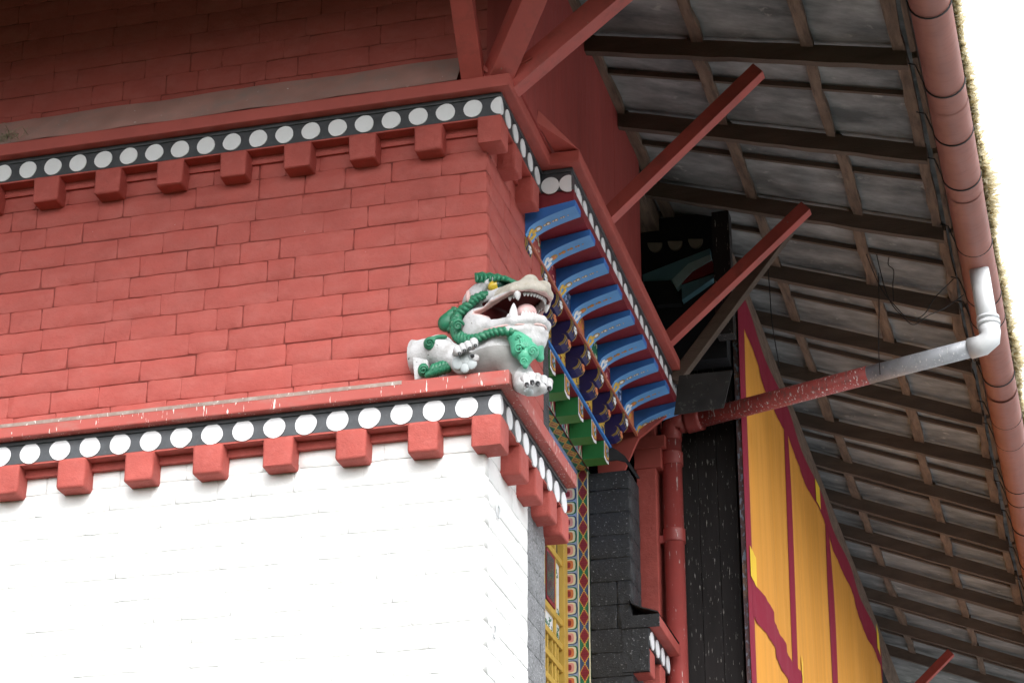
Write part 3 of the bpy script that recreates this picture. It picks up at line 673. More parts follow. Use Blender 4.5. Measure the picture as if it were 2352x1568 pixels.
# ragged dry moss hanging along the roof edge
ms = MB(); rm_ = random.Random(8)
for i in range(11000):
    y = rm_.uniform(-3.5,22); base = Vector((3.89+rm_.uniform(-.015,.02), y, zt(3.90)-.02+rm_.uniform(-.02,.03)))
    L = rm_.uniform(.05,.14)*(1+.6*math.sin(y*2.3)*math.sin(y*.7+1)); dr = Vector((rm_.uniform(-.05,.8), rm_.uniform(-.9,-.1), rm_.uniform(-.5,.25))).normalized()*L
    s_ = dr.cross(Vector((rm_.uniform(-1,1),rm_.uniform(-1,1),rm_.uniform(-1,1)))).normalized()*rm_.uniform(.008,.022)
    ms.add([base-s_, base+s_, base+dr*.6+s_*.8, base+dr, base+dr*.6-s_*.8], [(0,1,2,3,4)])
tag(ms.build('moss_fringe', M['moss']), 'ragged yellowish dry moss along the outer roof edge', 'moss', kind='stuff')
# ------------------------------------------------------------------ gutter
gu = thing('gutter', (3.71,8,12.62), 'big half round faded red gutter hung on iron straps', 'gutter')
GX, GZ, GR = 3.71, 12.80, .182
ys = [-3.9,-1.6,.55,2.62,4.35,6.1,7.6,9.4,11.3,13.1,15.0,17.0,19.2,22.5]
for i in range(len(ys)-1):
    rr_ = GR+(.004 if i%2 else 0); n = 14; b = MB(); dz = -.01*math.sin(i*1.9)
    for rad in (rr_, rr_-.006):
        vs = []
        for y in (ys[i]-.03, (ys[i]+ys[i+1])/2, ys[i+1]+.03):
            for k in range(n+1):
                a = math.pi+math.pi*k/n; vs.append((GX+rad*math.cos(a), y, GZ+dz+rad*math.sin(a)))
        b.add(vs, [(j*(n+1)+k,j*(n+1)+k+1,(j+1)*(n+1)+k+1,(j+1)*(n+1)+k) for j in range(2) for k in range(n)])
    b.build('gutter_section', M['gutter'], gu, smooth=True)
for y in (-.6,.9,2.25,3.15,4.05,5.5,6.75,7.35,8.9,10.2,10.9,12.4,12.9,14.0,15.5,16.9,18.4,20):
    pts = [(3.38,y-.03,13.02),(3.46,y-.01,13.0)]+[(GX+(GR+.006)*math.cos(math.pi+math.pi*k/12), y, GZ+(GR+.006)*math.sin(math.pi+math.pi*k/12)) for k in range(13)]
    MB().tube(pts, .0075, 6).build('strap', M['iron'], gu, smooth=True)
# dark under-edge of the roof covering beyond the gutter
MB().beam((3.865,-3.8,zt(3.86)-.07),(3.865,23,zt(3.86)-.07),.03,.06).build('drip_board', M['iron'], gu)
# ------------------------------------------------------------------ struts
def strut(p0, p1, label, group=None, w=.15, d=.14, up=(0,0,1), strap=None, mt=None, name='timber_strut'):
    t = thing(name, p0, label, 'strut', group)
    MB().beam(p0, p1, w, d, up).build('timber', mt or M['red_wood'], t, bevel=.006)
    if strap:
        for a, b_ in strap: MB().beam(a, b_, .032, .012, (0,-1,.3)).build('iron_strap', M['red'], t)
    return t
strut((.42,2.50,11.90),(1.98,2.50,13.33),'long red strut from the bay ledge to the second rafter',None,.13,.135)
strut((.42,5.31,11.90),(2.02,5.31,13.32),'red strut from the bay ledge end to the rafter above blue brackets',None,.13,.135)
strut((.45,5.80,11.70),(1.75,5.80,13.35),'dark unpainted strut just behind the red strut at the bay end',None,.12,.13, mt=M['wood'])
q = ray_at(2185,1500,'z',13.30); strut((q.x-1.5,q.y,11.95),(q.x,q.y,13.32),'far red strut beside the hanging saffron curtain',None,.13,.135)
strut((-.075,-.16,11.93),(.03,-1.62,13.36),'upright looking red strut at the corner, leaning out over the front',None,.19,.14)
strut((.09,-.10,11.95),(1.35,-1.36,13.42),'middle red corner strut running out under the hip rafter',None,.22,.18)
strut((.16,-.03,11.90),(1.98,-.03,13.36),'right hand red corner strut leaning out over the side',None,.17,.19, strap=[((.14,-.125,12.02),(.42,-.125,12.13))])
kb = thing('strut_block', (.1,-.1,11.92), 'small red block at the corner of the upper ledge below struts', 'block')
MB().box(-.02,.185,-.20,.0,11.92,12.07).build('block', M['red_wood'], kb, bevel=.008); MB().beam((-.13,-.245,12.17),(.10,-.215,11.95),.035,.012,(0,-1,0)).build('iron_strap', M['red'], kb)
# ------------------------------------------------------------------ drain pipes
dp = thing('drainpipe', (.36,6,0), 'red downpipe on the pilaster fed by a long sloping pipe from the gutter', 'pipe')
PY, PW = 5.86, 6.72                            # gutter end and wall end of the sloping pipe
PX = ray_at(1548,1200,'y',PW).x; ZE = ray_at(1548,985,'y',PW).z
def tube_part(name, pts, r, m, **k): return MB().tube(pts, r, 20).build(name, m, dp, smooth=True, **k)
tube_part('downpipe', [(PX,PW,0),(PX,PW,5),(PX,PW,ZE-.10)], .108, M['pipe'])
for py in (1055,1232,1620):
    z = ray_at(1548,py,'y',PW).z; tube_part('collar', [(PX,PW,z-.075),(PX,PW,z-.06),(PX,PW,z+.06),(PX,PW,z+.075)], .122, M['pipe'])
z = ray_at(1520,1240,'y',PW).z; MB().box(PX-.26,PX,PW-.05,PW+.10,z-.05,z+.04).build('pipe_bracket', M['pipe'], dp, bevel=.01)
G1 = Vector((3.735,PY,11.775)); G0 = Vector((PX+.17,PW-.02,ray_at(1590,968,'y',PW-.03).z))
tube_part('elbow', [(PX,PW,ZE-.14),(PX,PW,ZE-.05),(PX+.015,PW,ZE+.02),(PX+.06,PW-.01,(ZE+.02+G0.z)/2+.03),tuple(G0)], .115, M['pipe'])
def sp(t): return tuple(G0+(G1-G0)*t)
tube_part('collar', [sp(.005),sp(.015),sp(.045),sp(.055)], .128, M['pipe'])
tube_part('sloping_pipe', [sp(.04),sp(.3),sp(.62)], .100, M['pipe_drop'])
tube_part('sloping_pipe', [sp(.615),sp(.8),sp(.965)], .097, M['pipe_grey'])
tube_part('elbow', [sp(.945),sp(.985),(3.765,PY,11.83),(3.77,PY,11.90),(3.765,PY,12.0)], .112, M['pvc'])
tube_part('socket', [(3.766,PY,11.98),(3.764,PY,12.02)], .122, M['pvc']); tube_part('socket', [(3.763,PY,12.05),(3.762,PY,12.075)], .119, M['pvc'])
tube_part('outlet_pipe', [(3.764,PY,11.96),(3.74,PY,12.3),(3.72,PY,12.64)], .104, M['pvc'])
# ------------------------------------------------------------------ gallery end wall, column, curtain
ge = thing('gallery_wall', (.4,6.3,11.6), 'dark gallery end wall with tan discs and faded teal bracket in shade', 'wall')
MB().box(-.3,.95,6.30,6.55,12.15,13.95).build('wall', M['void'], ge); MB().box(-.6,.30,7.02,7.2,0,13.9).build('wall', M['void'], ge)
K = lambda x, y: ((2400+.35714*x)/1.65306, (800+.35714*y)/1.65306)
def flat(poly, yv, th, m, nm):
    P = [ray_at(*K(*p), 'y', yv) for p in poly]; MB().prism([(p.x,p.z) for p in P], 'y', yv, yv+th).build(nm, m, ge)
flat([(110,680),(825,400),(830,465),(600,560),(420,735),(120,760)], 6.20, .1, M['teal'], 'bracket_side')
flat([(420,735),(600,560),(830,465),(845,520),(640,640),(470,820)], 6.19, .1, M['teal_low'], 'bracket_underside')
flat([(845,520),(905,640),(525,780),(640,640)], 6.21, .09, M['crimson'], 'soffit')
flat([(525,790),(910,655),(900,690),(530,950)], 6.20, .1, M['teal'], 'bracket_side')
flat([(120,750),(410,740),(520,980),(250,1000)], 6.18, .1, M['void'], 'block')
for cx, cy in ((240,340),(455,322),(672,300)):
    flat([(cx+78*math.cos(a), cy+95*math.sin(a)) for a in [math.pi*k/10 for k in range(11)]], 6.27, .03, M['tan'], 'disc')
dk = thing('gallery_post', (.9,6.2,11.9), 'dark square post under the rafters beside the teal bracket', 'post')
P0 = ray_at(1660,600,'y',6.05); MB().box(P0.x-.10,P0.x+.09,6.02,6.2,12.3,13.8).build('post', M['black_wood'], dk, bevel=.006)
co = thing('column', (.6,7.1,0), 'broad black timber column with white flecks behind the downpipe', 'column')
x = .27
for w_ in (.20,.21,.21): MB().box(x, x+w_-.004, 6.95+RND.uniform(-.004,.004), 7.2, 0, 13.2).build('board', M['black_wood'], co, bevel=.004); x += w_
M['carved'] = mat('carved_edge_paint', (.24,.16,.17), .6, .2, 6, chip=((.42,.52,.66), 16, .52,.56,(2,2,1)), dirt=(.55,.36,.22), dirt_scale=3, dirt_lo=.55, dirt_hi=.6)
_cx = ray_at(1706,1200,'y',6.74).x; MB().box(_cx-.028,_cx+.028,6.74,6.86,0,13.25).build('carved_edge', M['carved'], co, bevel=.008, jit=.002)
ts = thing('tin_sheet', (.7,5.9,11.4), 'grimy tin sheet covering the joint above the sloping pipe', 'sheet')
P = [ray_at(*p,'y',5.66) for p in ((1560,862),(1682,850),(1662,935),(1548,952))]; MB().prism([(p.x,p.z) for p in P], 'y', 5.66, 5.68).build('sheet', M['moss_grey'], ts)
# curtain ------------------------------------------------------------
cu_ = thing('curtain', (1.0,13,7), 'long saffron curtain with crimson borders and stripes hanging under the eave', 'curtain')
ZT = 13.19
def cx(y, z): 
    h = min(1., (ZT-z)/1.2); return 1.03+h*(.017*math.sin(y*5.1+.9*math.sin(y*1.3))+.006*math.sin(y*11.7+z*.15+1)+.0025*math.sin(y*27+.8*math.sin(y*3)))+.02*math.sin(y*2.1+z*.4)
def sheet(name, m, pts_fn, nu, nv, off, parent):
    vs = []
    for i in range(nu+1):
        for j in range(nv+1):
            y, z = pts_fn(i/nu, j/nv); vs.append((cx(y,z)+off, y, z))
    return MB().add(vs, [(i*(nv+1)+j,(i+1)*(nv+1)+j,(i+1)*(nv+1)+j+1,i*(nv+1)+j+1) for i in range(nu) for j in range(nv)]).build(name, m, parent, smooth=True)
YA, YB = 6.62, 20.4
sheet('cloth', M['cloth'], lambda u,v: (YA+(YB-YA)*u, ZT-v*6.4), 420, 24, 0, cu_)
def jag(u, s): return .05*math.sin(u*60+s)+.04*math.sin(u*23+s*2)
sheet('top_border', M['cloth_red'], lambda u,v: (YA+(YB-YA)*u, ZT+.01-v*(.40+.06*math.sin(u*9))), 420, 3, .008, cu_)
sheet('side_border', M['cloth_red'], lambda u,v: (YA-.02+u*.36, ZT-v*6.4), 6, 24, .007, cu_)
for (y0,y1,w_) in ((9.85,9.7,.22),(13.55,13.0,.42),(YB-.4,YB-.4,.4)):
    sheet('stripe', M['cloth_red'], lambda u,v: (y0+(y1-y0)*v+w_*u, ZT-v*6.4), 8, 24, .006, cu_)
A_, B_ = ray_at(1730,1345,'x',1.03), ray_at(1842,1575,'x',1.03)
sheet('diagonal_band', M['cloth_red'], lambda u,v: (A_.y+(B_.y-A_.y)*u, A_.z+.10+(B_.z-A_.z)*u-.42*v), 40, 5, .010, cu_)
for px, py, hw, hh in ((1731,1300,.20,.17),(1839,1545,.14,.18),(1874,1135,.18,.16),(2014,1470,.25,.2)):
    c_ = ray_at(px,py,'x',1.03); sheet('tab', M['cloth_yel'], lambda u,v: (c_.y-hw+2*hw*u, c_.z+hh-2*hh*v), 4, 4, .016, cu_)
# ------------------------------------------------------------------ loose wires below the sheets
def wire(pts, label, r=.0055):
    b = MB(); P = [ray_at(px,py,'y',yy) for px,py,yy in pts]
    # smooth through the points
    Q = []
    for i in range(len(P)-1):
        p0, p1, p2, p3 = P[max(0,i-1)], P[i], P[i+1], P[min(len(P)-1,i+2)]
        for k in range(6):
            t = k/6; Q.append(.5*((2*p1)+(p2-p0)*t+(2*p0-5*p1+4*p2-p3)*t*t+(3*p1-p0-3*p2+p3)*t**3))
    Q.append(P[-1]); b.tube(Q, r, 5); tag(b.build('hanging_wire', M['wire']), label, 'wire')
D2 = lambda x, y: ((2600+.5486*x)/1.65306, (900+.5486*y)/1.65306)
wire([(*D2(1210,0),6.6),(*D2(1345,330),6.4),(*D2(1450,470),6.3),(*D2(1560,570),6.3),(*D2(1660,530),6.3),(*D2(1730,420),6.4),(*D2(1860,290),6.6)], 'thin black wire sagging in a loop below the grey sheets')
wire([(*D2(1300,0),6.6),(*D2(1400,400),6.4),(*D2(1520,560),6.3),(*D2(1590,605),6.3),(*D2(1680,545),6.3),(*D2(1800,490),6.4),(*D2(1930,400),6.6)], 'second black wire loop ending at the gutter')
wire([(*D2(1350,0),6.7),(*D2(1410,110),6.6),(*D2(1408,190),6.6),(*D2(1445,230),6.5),(*D2(1440,340),6.5),(*D2(1445,450),6.5)], 'crooked short wire dangling from the batten')
wire([(*D2(1340,250),6.6),(*D2(1345,500),6.3),(*D2(1342,760),6.1),(*D2(1352,950),5.75)], 'straight thin wire holding up the sloping pipe')
wire([(*D2(575,200),6.9),(*D2(590,400),6.8),(*D2(605,600),6.7),(*D2(655,900),6.2)], 'thin wire hanging beside the curtain top')
# ------------------------------------------------------------------ snow lion statue on the corner of the lower cornice
LI = thing('lion_statue', (.05,-.05,9.18), 'white snow lion statue with green mane and open mouth on the cornice corner', 'statue')
def crop(zx, zy): return ((1500+.35714*zx)/1.65306, (980+.35714*zy)/1.65306)
HAZ = math.radians(60)
HF = np.array([math.sin(HAZ), -math.cos(HAZ), 0.]); HS = np.array([-math.cos(HAZ), -math.sin(HAZ), 0.]); HU = np.array([0,0,1.])
def pray(zx, zy):
    px, py = crop(zx, zy); d = r2*((px-1176)/5300)-u2*((py-784)/5300)+fwd; return np.array(CAMPOS), np.array(d)
c0, d0 = pray(920, 600); HO = c0+d0*18.62-.2*HS            # middle between the corners of the mouth
def H(f, s, u): return HO+f*HF+s*HS+u*HU
def HP(zx, zy, s):
    c, d = pray(zx, zy); return c+d*((s-np.dot(HS, c-HO))/np.dot(HS, d))
def YP(zx, zy, y):
    c, d = pray(zx, zy); return c+d*((y-c[1])/d[1])
def XP(zx, zy, x):
    c, d = pray(zx, zy); return c+d*((x-c[0])/d[0])
# --- small signed distance kit
def sell(P, c, r): 
    q = (P-np.asarray(c, np.float32))/np.asarray(r, np.float32); k0 = np.sqrt((q*q).sum(-1)); k1 = np.sqrt(((q/np.asarray(r, np.float32))**2).sum(-1))+1e-9
    return k0*(k0-1)/k1
def scap(P, a, b, ra, rb=None):
    rb = ra if rb is None else rb; a = np.asarray(a, np.float32); b = np.asarray(b, np.float32); ab = b-a
    t = np.clip(((P-a)@ab)/(ab@ab+1e-12), 0, 1); return np.sqrt((((P-a)-t[...,None]*ab)**2).sum(-1))-(ra+(rb-ra)*t)
def smin(a, b, k): 
    h = np.clip(.5+.5*(b-a)/k, 0, 1); return b*(1-h)+a*h-k*h*(1-h)
def smax(a, b, k): return -smin(-a, -b, k)
def nets(fn, lo, hi, h):
    """surface nets over a box; returns vertices and quads"""
    lo = np.asarray(lo, float); n = np.ceil((np.asarray(hi)-lo)/h).astype(int)+1
    ax = [lo[i]+h*np.arange(n[i]) for i in range(3)]
    P = np.stack(np.meshgrid(*ax, indexing='ij'), -1).astype(np.float32)
    F = fn(P).astype(np.float32); S = F < 0
    cs = [(i,j,k) for i in (0,1) for j in (0,1) for k in (0,1)]
    sl = lambda A, c: A[c[0]:A.shape[0]-1+c[0], c[1]:A.shape[1]-1+c[1], c[2]:A.shape[2]-1+c[2]]
    cnt = sum(sl(S, c).astype(np.int8) for c in cs); act = (cnt > 0) & (cnt < 8)
    idx = -np.ones(act.shape, int); I = np.argwhere(act); idx[act] = np.arange(len(I))
    acc = np.zeros((len(I), 3)); num = np.zeros(len(I))
    for a in cs:
        for d in range(3):
            if a[d]: continue
            b = list(a); b[d] = 1; b = tuple(b)
            fa = F[I[:,0]+a[0], I[:,1]+a[1], I[:,2]+a[2]]; fb = F[I[:,0]+b[0], I[:,1]+b[1], I[:,2]+b[2]]
            m = (fa < 0) != (fb < 0); t = np.where(m, fa/(fa-fb+1e-12), 0)
            p = np.tile(np.array(a, float), (len(I),1)); p[:,d] += t; acc += p*m[:,None]; num += m
    V = lo+h*(I+acc/np.maximum(num,1)[:,None]); Q = []
    for d in range(3):
        o1, o2 = [e for e in range(3) if e != d]
        sa = [slice(1,-1)]*3; sb = [slice(1,-1)]*3; sa[d] = slice(0,-1); sb[d] = slice(1,None)
        A, B = S[tuple(sa)], S[tuple(sb)]; E = np.argwhere(A != B)
        if not len(E): continue
        fl = A[tuple(E.T)]; base = E.copy(); base[:,o1] += 1; base[:,o2] += 1
        qs = []
        for u, v in ((-1,-1),(0,-1),(0,0),(-1,0)):
            c = base.copy(); c[:,o1] += u; c[:,o2] += v; qs.append(idx[c[:,0],c[:,1],c[:,2]])
        q = np.stack(qs, 1); flip = fl if d != 1 else ~fl; q[~flip] = q[~flip][:, ::-1]; Q.append(q)
    return V, np.concatenate(Q)
def mesh_np(name, V, Q, mats, mi=None):
    me = bpy.data.meshes.new(name); me.from_pydata(V.tolist(), [], Q.tolist())
    for m in mats: me.materials.append(m)
    if mi is not None: me.polygons.foreach_set('material_index', mi)
    bm = bmesh.new(); bm.from_mesh(me); bmesh.ops.recalc_face_normals(bm, faces=bm.faces[:]); bm.to_mesh(me); bm.free()
    me.polygons.foreach_set('use_smooth', [True]*len(me.polygons)); me.update(); return me
M['lion'] = mat('lion_white_paint', (.54,.535,.545), .5, .08, 6, bump=.5, bscale=60, bump2=.5, b2scale=14, dirt=(.22,.20,.18), dirt_scale=7, dirt_lo=.50, dirt_hi=.74, dirt_amt=.75, chip=((.10,.095,.09), 22, .67, .70, (1,1,1)))
M['lion_grey'] = mat('lion_grey_chest', (.31,.305,.297), .6, .15, 5, bump=.4, bscale=60, dirt=(.20,.19,.175), dirt_scale=5, dirt_amt=.6)  # plain darker grey for the chest faces
M['lion_lip'] = mat('lion_lip_stain', (.43,.40,.35), .55, .15, 14, bump=.5, bscale=80, dirt=(.34,.29,.20), dirt_scale=22, dirt_amt=.7)
M['mouth'] = mat('mouth_red', (.10,.012,.012), .5, .2, 10)
M['gum'] = mat('gum_pink', (.62,.42,.40), .45, .08, 10)
M['tongue'] = mat('tongue_pink', (.68,.44,.43), .4, .08, 10)
M['tooth'] = mat('tooth_white', (.66,.65,.66), .4, .04, 8, dirt=(.5,.45,.4), dirt_scale=25, dirt_amt=.3)
M['mane'] = mat('mane_green', (.018,.165,.085), .42, .16, 10, spec=.5, bump=.3, bscale=50, dirt=(.10,.32,.20), dirt_scale=14, dirt_amt=.4, chip=((.5,.55,.45), 24, .72, .75, (1,1,1)))
M['beard'] = mat('beard_green', (.07,.36,.22), .42, .12, 10, spec=.5, bump=.2, bscale=50, dirt=(.03,.20,.11), dirt_scale=16, dirt_amt=.5)
M['claw'] = mat('claw_black', (.02,.021,.024), .35, .2, 8, spec=.5)
M['pad'] = mat('pad_grey', (.40,.43,.44), .5, .08, 8)
M['eye_y'] = mat('eye_yellow', (.60,.42,.04), .25, .1, 12, spec=.6)
M['eye_d'] = mat('eye_green', (.03,.10,.08), .2, .2, 12, spec=.6)
Rt = np.stack([HF, HS, HU], 1).astype(np.float32)
def chain(P, pts, rs, k=.02):
    d = None
    for i in range(len(pts)-1):
        e = scap(P, pts[i], pts[i+1], rs[i], rs[i+1]); d = e if d is None else smin(d, e, k)
    return d
def wedge(L):
    f, s, u = L[...,0], L[...,1], L[...,2]
    up = u-(.008+.19*f-.15*np.maximum(f-.33,0)); lo_ = (-.014-.38*f+.33*np.maximum(f-.2,0))-u
    return np.maximum(np.maximum(up*.98, lo_*.96), -f-.02)
def cavity(L):                               # hollow inside the lips
    f, s, u = L[...,0], np.abs(L[...,1]), L[...,2]
    q = ((s/.184)**3+(np.maximum(f-.12,0)/.335)**3)**(1/3)-1
    return smax(smax(q*.15, np.abs(u+.022)-.142, .03), -.02-f, .03)
BODY = []
A0, A1, A2 = YP(250,1060,-.03), YP(470,985,-.10), YP(690,1110,-.20)
CH = YP(1060,1060,.04)
FP0, FP1 = YP(1200,1080,.06), XP(1400,1345,.40)
EARL = ((HP(778,405,.205)-HO)@np.stack([HF,HS,HU],1)).astype(np.float32)
def head_sdf(L):
    d = sell(L, (.25,0,.135), (.27,.205,.105))
    for s in (-1,1):
        d = smin(d, sell(L, (.420,s*.075,.190), (.075,.062,.060)), .03)
        d = smin(d, chain(L, [(-.01,s*.205,-.005),(.16,s*.215,.055),(.34,s*.185,.105),(.455,s*.10,.115),(.49,0,.118)], [.028,.036,.040,.042,.042], .02), .02)
        d = smin(d, sell(L, (-.055,s*.200,-.095), (.15,.105,.165)), .04)
        d = smin(d, sell(L, (.03,s*.135,.285), (.13,.080,.055)), .03)
        d = smin(d, sell(L, (.09,s*.165,.15), (.12,.05,.06)), .03)
        d = smin(d, chain(L, [(-.03,s*.20,-.10),(.14,s*.195,-.158),(.32,s*.165,-.163),(.44,s*.08,-.155),(.47,0,-.152)], [.06,.058,.05,.046,.046], .02), .03)
        d = smin(d, chain(L, [(.05,s*.20,-.19),(.28,s*.17,-.228),(.42,s*.08,-.232),(.455,0,-.232)], [.05,.045,.04,.04], .02), .018)
        d = smax(d, -sell(L, EARL*np.array([1,s,1],np.float32), (.040,.045,.075)), .015)
    d = smin(d, sell(L, (-.10,0,.205), (.24,.212,.195)), .05)
    d = smin(d, scap(L, (-.20,.03,.17), (-.34,.06,-.02), .155, .13), .05)
    d = smin(d, sell(L, (.345,0,.225), (.075,.07,.05)), .025)
    d = smin(d, sell(L, (.20,0,-.228), (.27,.17,.085)), .03)
    d = smin(d, sell(L, (.39,0,-.295), (.085,.12,.085)), .04)
    d = smax(d, -wedge(L), .012)
    d = smax(d, -cavity(L), .012)
    return d
def lion_sdf(P):
    L = ((P-HO.astype(np.float32))@Rt)
    d = head_sdf(L)
    nk = smin(scap(L, (-.18,0,.06), (-.24,.0,-.38), .185, .19), sell(P, CH, (.21,.15,.25)), .08)
    nk = smax(nk, -wedge(L), .01)
    d = smin(d, nk, .05)
    arm = chain(P, [YP(180,1060,.02), A0, A1, A2], [.15,.135,.125,.085], .03)
    arm = smin(arm, sell(P, YP(600,1060,-.14), (.12,.09,.11)), .04)
    d = smin(d, arm, .04)
    d = smin(d, sell(P, YP(735,1115,-.255), (.105,.055,.10)), .03)
    d = smin(d, chain(P, [FP0, XP(1330,1270,.30), FP1], [.16,.11,.085], .03), .05)
    d = smin(d, sell(P, XP(1480,1385,.44), (.10,.085,.055)), .03)
    # body seated in the wall corner
    d = smin(d, scap(P, (-.30,.10,9.30), (.12,-.02,9.42), .16, .20), .06)
    d = np.maximum(d, 9.176-P[...,2]-.40*np.clip((P[...,0]-.262)/.02,0,1))   # rests on the ledge, free beyond its edge
    return d
V, Q = nets(lion_sdf, (-.62,-.62,8.90), (.80,.42,10.30), .0085)
cen = V[Q].mean(1); Lc = (cen-HO)@Rt
inm = ((cavity(Lc) < .012) & (wedge(Lc) < .012)) | ((cavity(Lc) < .006) & (Lc[:,2] < .13) & (Lc[:,2] > -.17))
lipm = (Lc[:,0] > .12) & (Lc[:,2] > .085) & (Lc[:,2] < .30) & ~inm & (Lc[:,0]*1.1-.22 > Lc[:,2]-.16-.1*np.abs(Lc[:,1]))
gumm = (np.abs(wedge(Lc)) < .012) & ~inm & (Lc[:,0] > -.02) & (Lc[:,2] < .11) & (Lc[:,2] > -.16)
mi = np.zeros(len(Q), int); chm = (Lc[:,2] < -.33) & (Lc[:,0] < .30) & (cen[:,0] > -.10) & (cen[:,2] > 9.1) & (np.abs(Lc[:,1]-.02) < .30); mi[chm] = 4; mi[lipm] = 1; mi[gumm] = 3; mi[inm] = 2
put('body', mesh_np('body', V, Q, [M['lion'], M['lion_lip'], M['mouth'], M['gum'], M['lion_grey']], mi), LI)
hd_ = LI
def blob(name, fn, lo, hi, h, m, parent=LI):
    v, q = nets(fn, lo, hi, h); return put(name, mesh_np(name, v, q, [m]), parent)
def bbox(pts, pad): p = np.array(pts); return p.min(0)-pad, p.max(0)+pad
# teeth --------------------------------------------------------------
def cone(p, tip, r, m, name, n=10):
    p, tip = Vector(p), Vector(tip); d = tip-p; b = MB()
    b.tube([p-d*.15, p+d*.15, p+d*.55, p+d*.85, tip], r, n, rs=[r,r*.98,r*.72,r*.35,r*.05]); return b.build(name, m, LI, smooth=True)
def upath(t, w, f0, f1):
    """U shaped dental arch, t in -1..1"""
    a = t*math.pi/2; return f0+(f1-f0)*math.cos(a)**.75, w*math.sin(a)
for i in range(-9,10):
    t = i/10.2; f, s = upath(t, .178, .22, .455); u = .03+.085*min(1,(f/.36))
    if abs(i) == 6: continue
    cone(H(f,s*.93,u+.0), H(f,s*.93,u-.062), .023, M['tooth'], 'tooth', 8)
for i in range(-9,10):
    t = i/10.2; f, s = upath(t, .172, .20, .435); u = -.118
    if abs(i) == 6: continue
    cone(H(f,s*.95,u-.02), H(f,s*.95,u+.05), .024, M['tooth'], 'tooth', 8)
for sg in (1,-1):
    cone(H(.365,sg*.165,.115), H(.375,sg*.160,.010), .038, M['tooth'], 'canine'); cone(H(.325,sg*.165,-.14), H(.335,sg*.168,.0), .042, M['tooth'], 'canine')
tg = lambda P: smin(smin(sell(P, H(.31,0,-.025), (.085,.085,.075)), sell(P, H(.345,.03,-.02), (.032,.032,.032)), .015), smin(sell(P, H(.335,.045,-.055), (.04,.04,.034)), sell(P, H(.24,0,-.08), (.12,.09,.04)), .02), .02)
blob('tongue', tg, *bbox([H(.30,0,-.045)], .17), .008, M['tongue'])
# eyes ---------------------------------------------------------------
for sg in (1,-1):
    e = H(.130,sg*.165,.215); b = blob('eye', lambda P: sell(P, e, (.066,.066,.056)), e-.1, e+.1, .007, M['eye_y'])
    e2 = H(.162,sg*.150,.217); blob('pupil', lambda P: sell(P, e2, (.060,.060,.050)), e2-.09, e2+.09, .006, M['eye_d'], b)
    blob('eyelid', lambda P: chain(P, [H(.03,sg*.20,.215),H(.08,sg*.205,.255),H(.15,sg*.19,.268),H(.215,sg*.14,.245)], [.020,.030,.030,.020], .01), *bbox([H(.03,sg*.20,.215),H(.215,sg*.14,.268)], .06), .007, M['lion'])
# mane rope: ribbed band round the cheek and under the jaw --------------
def rope(name, pts, r, m, ribs, flat=1.0, parent=LI, n=12, steps=10, amp=.2, rs=None, sq=None):
    P = [Vector(p) for p in pts]; Qp = []
    for i in range(len(P)-1):
        p0, p1, p2, p3 = P[max(0,i-1)], P[i], P[i+1], P[min(len(P)-1,i+2)]
        for k in range(steps):
            t = k/steps; Qp.append(.5*((2*p1)+(p2-p0)*t+(2*p0-5*p1+4*p2-p3)*t*t+(3*p1-p0-3*p2+p3)*t**3))
    Qp.append(P[-1]); N_ = len(Qp); R = []
    for i in range(N_):
        t = i/(N_-1); base = r if rs is None else float(np.interp(t, np.linspace(0,1,len(rs)), rs)); R.append(base*((1-amp*.5+amp*(1-abs(math.sin(t*ribs*math.pi))**.45*2)*-1) if not sq else 1.)*(min(1, (t+.02)/.06, (1.02-t)/.06)**.5))
    return MB().tube(Qp, r, 18, rs=R, squash=sq, twist=(ribs*.8, .18) if sq else None).build(name, m, parent, smooth=True)
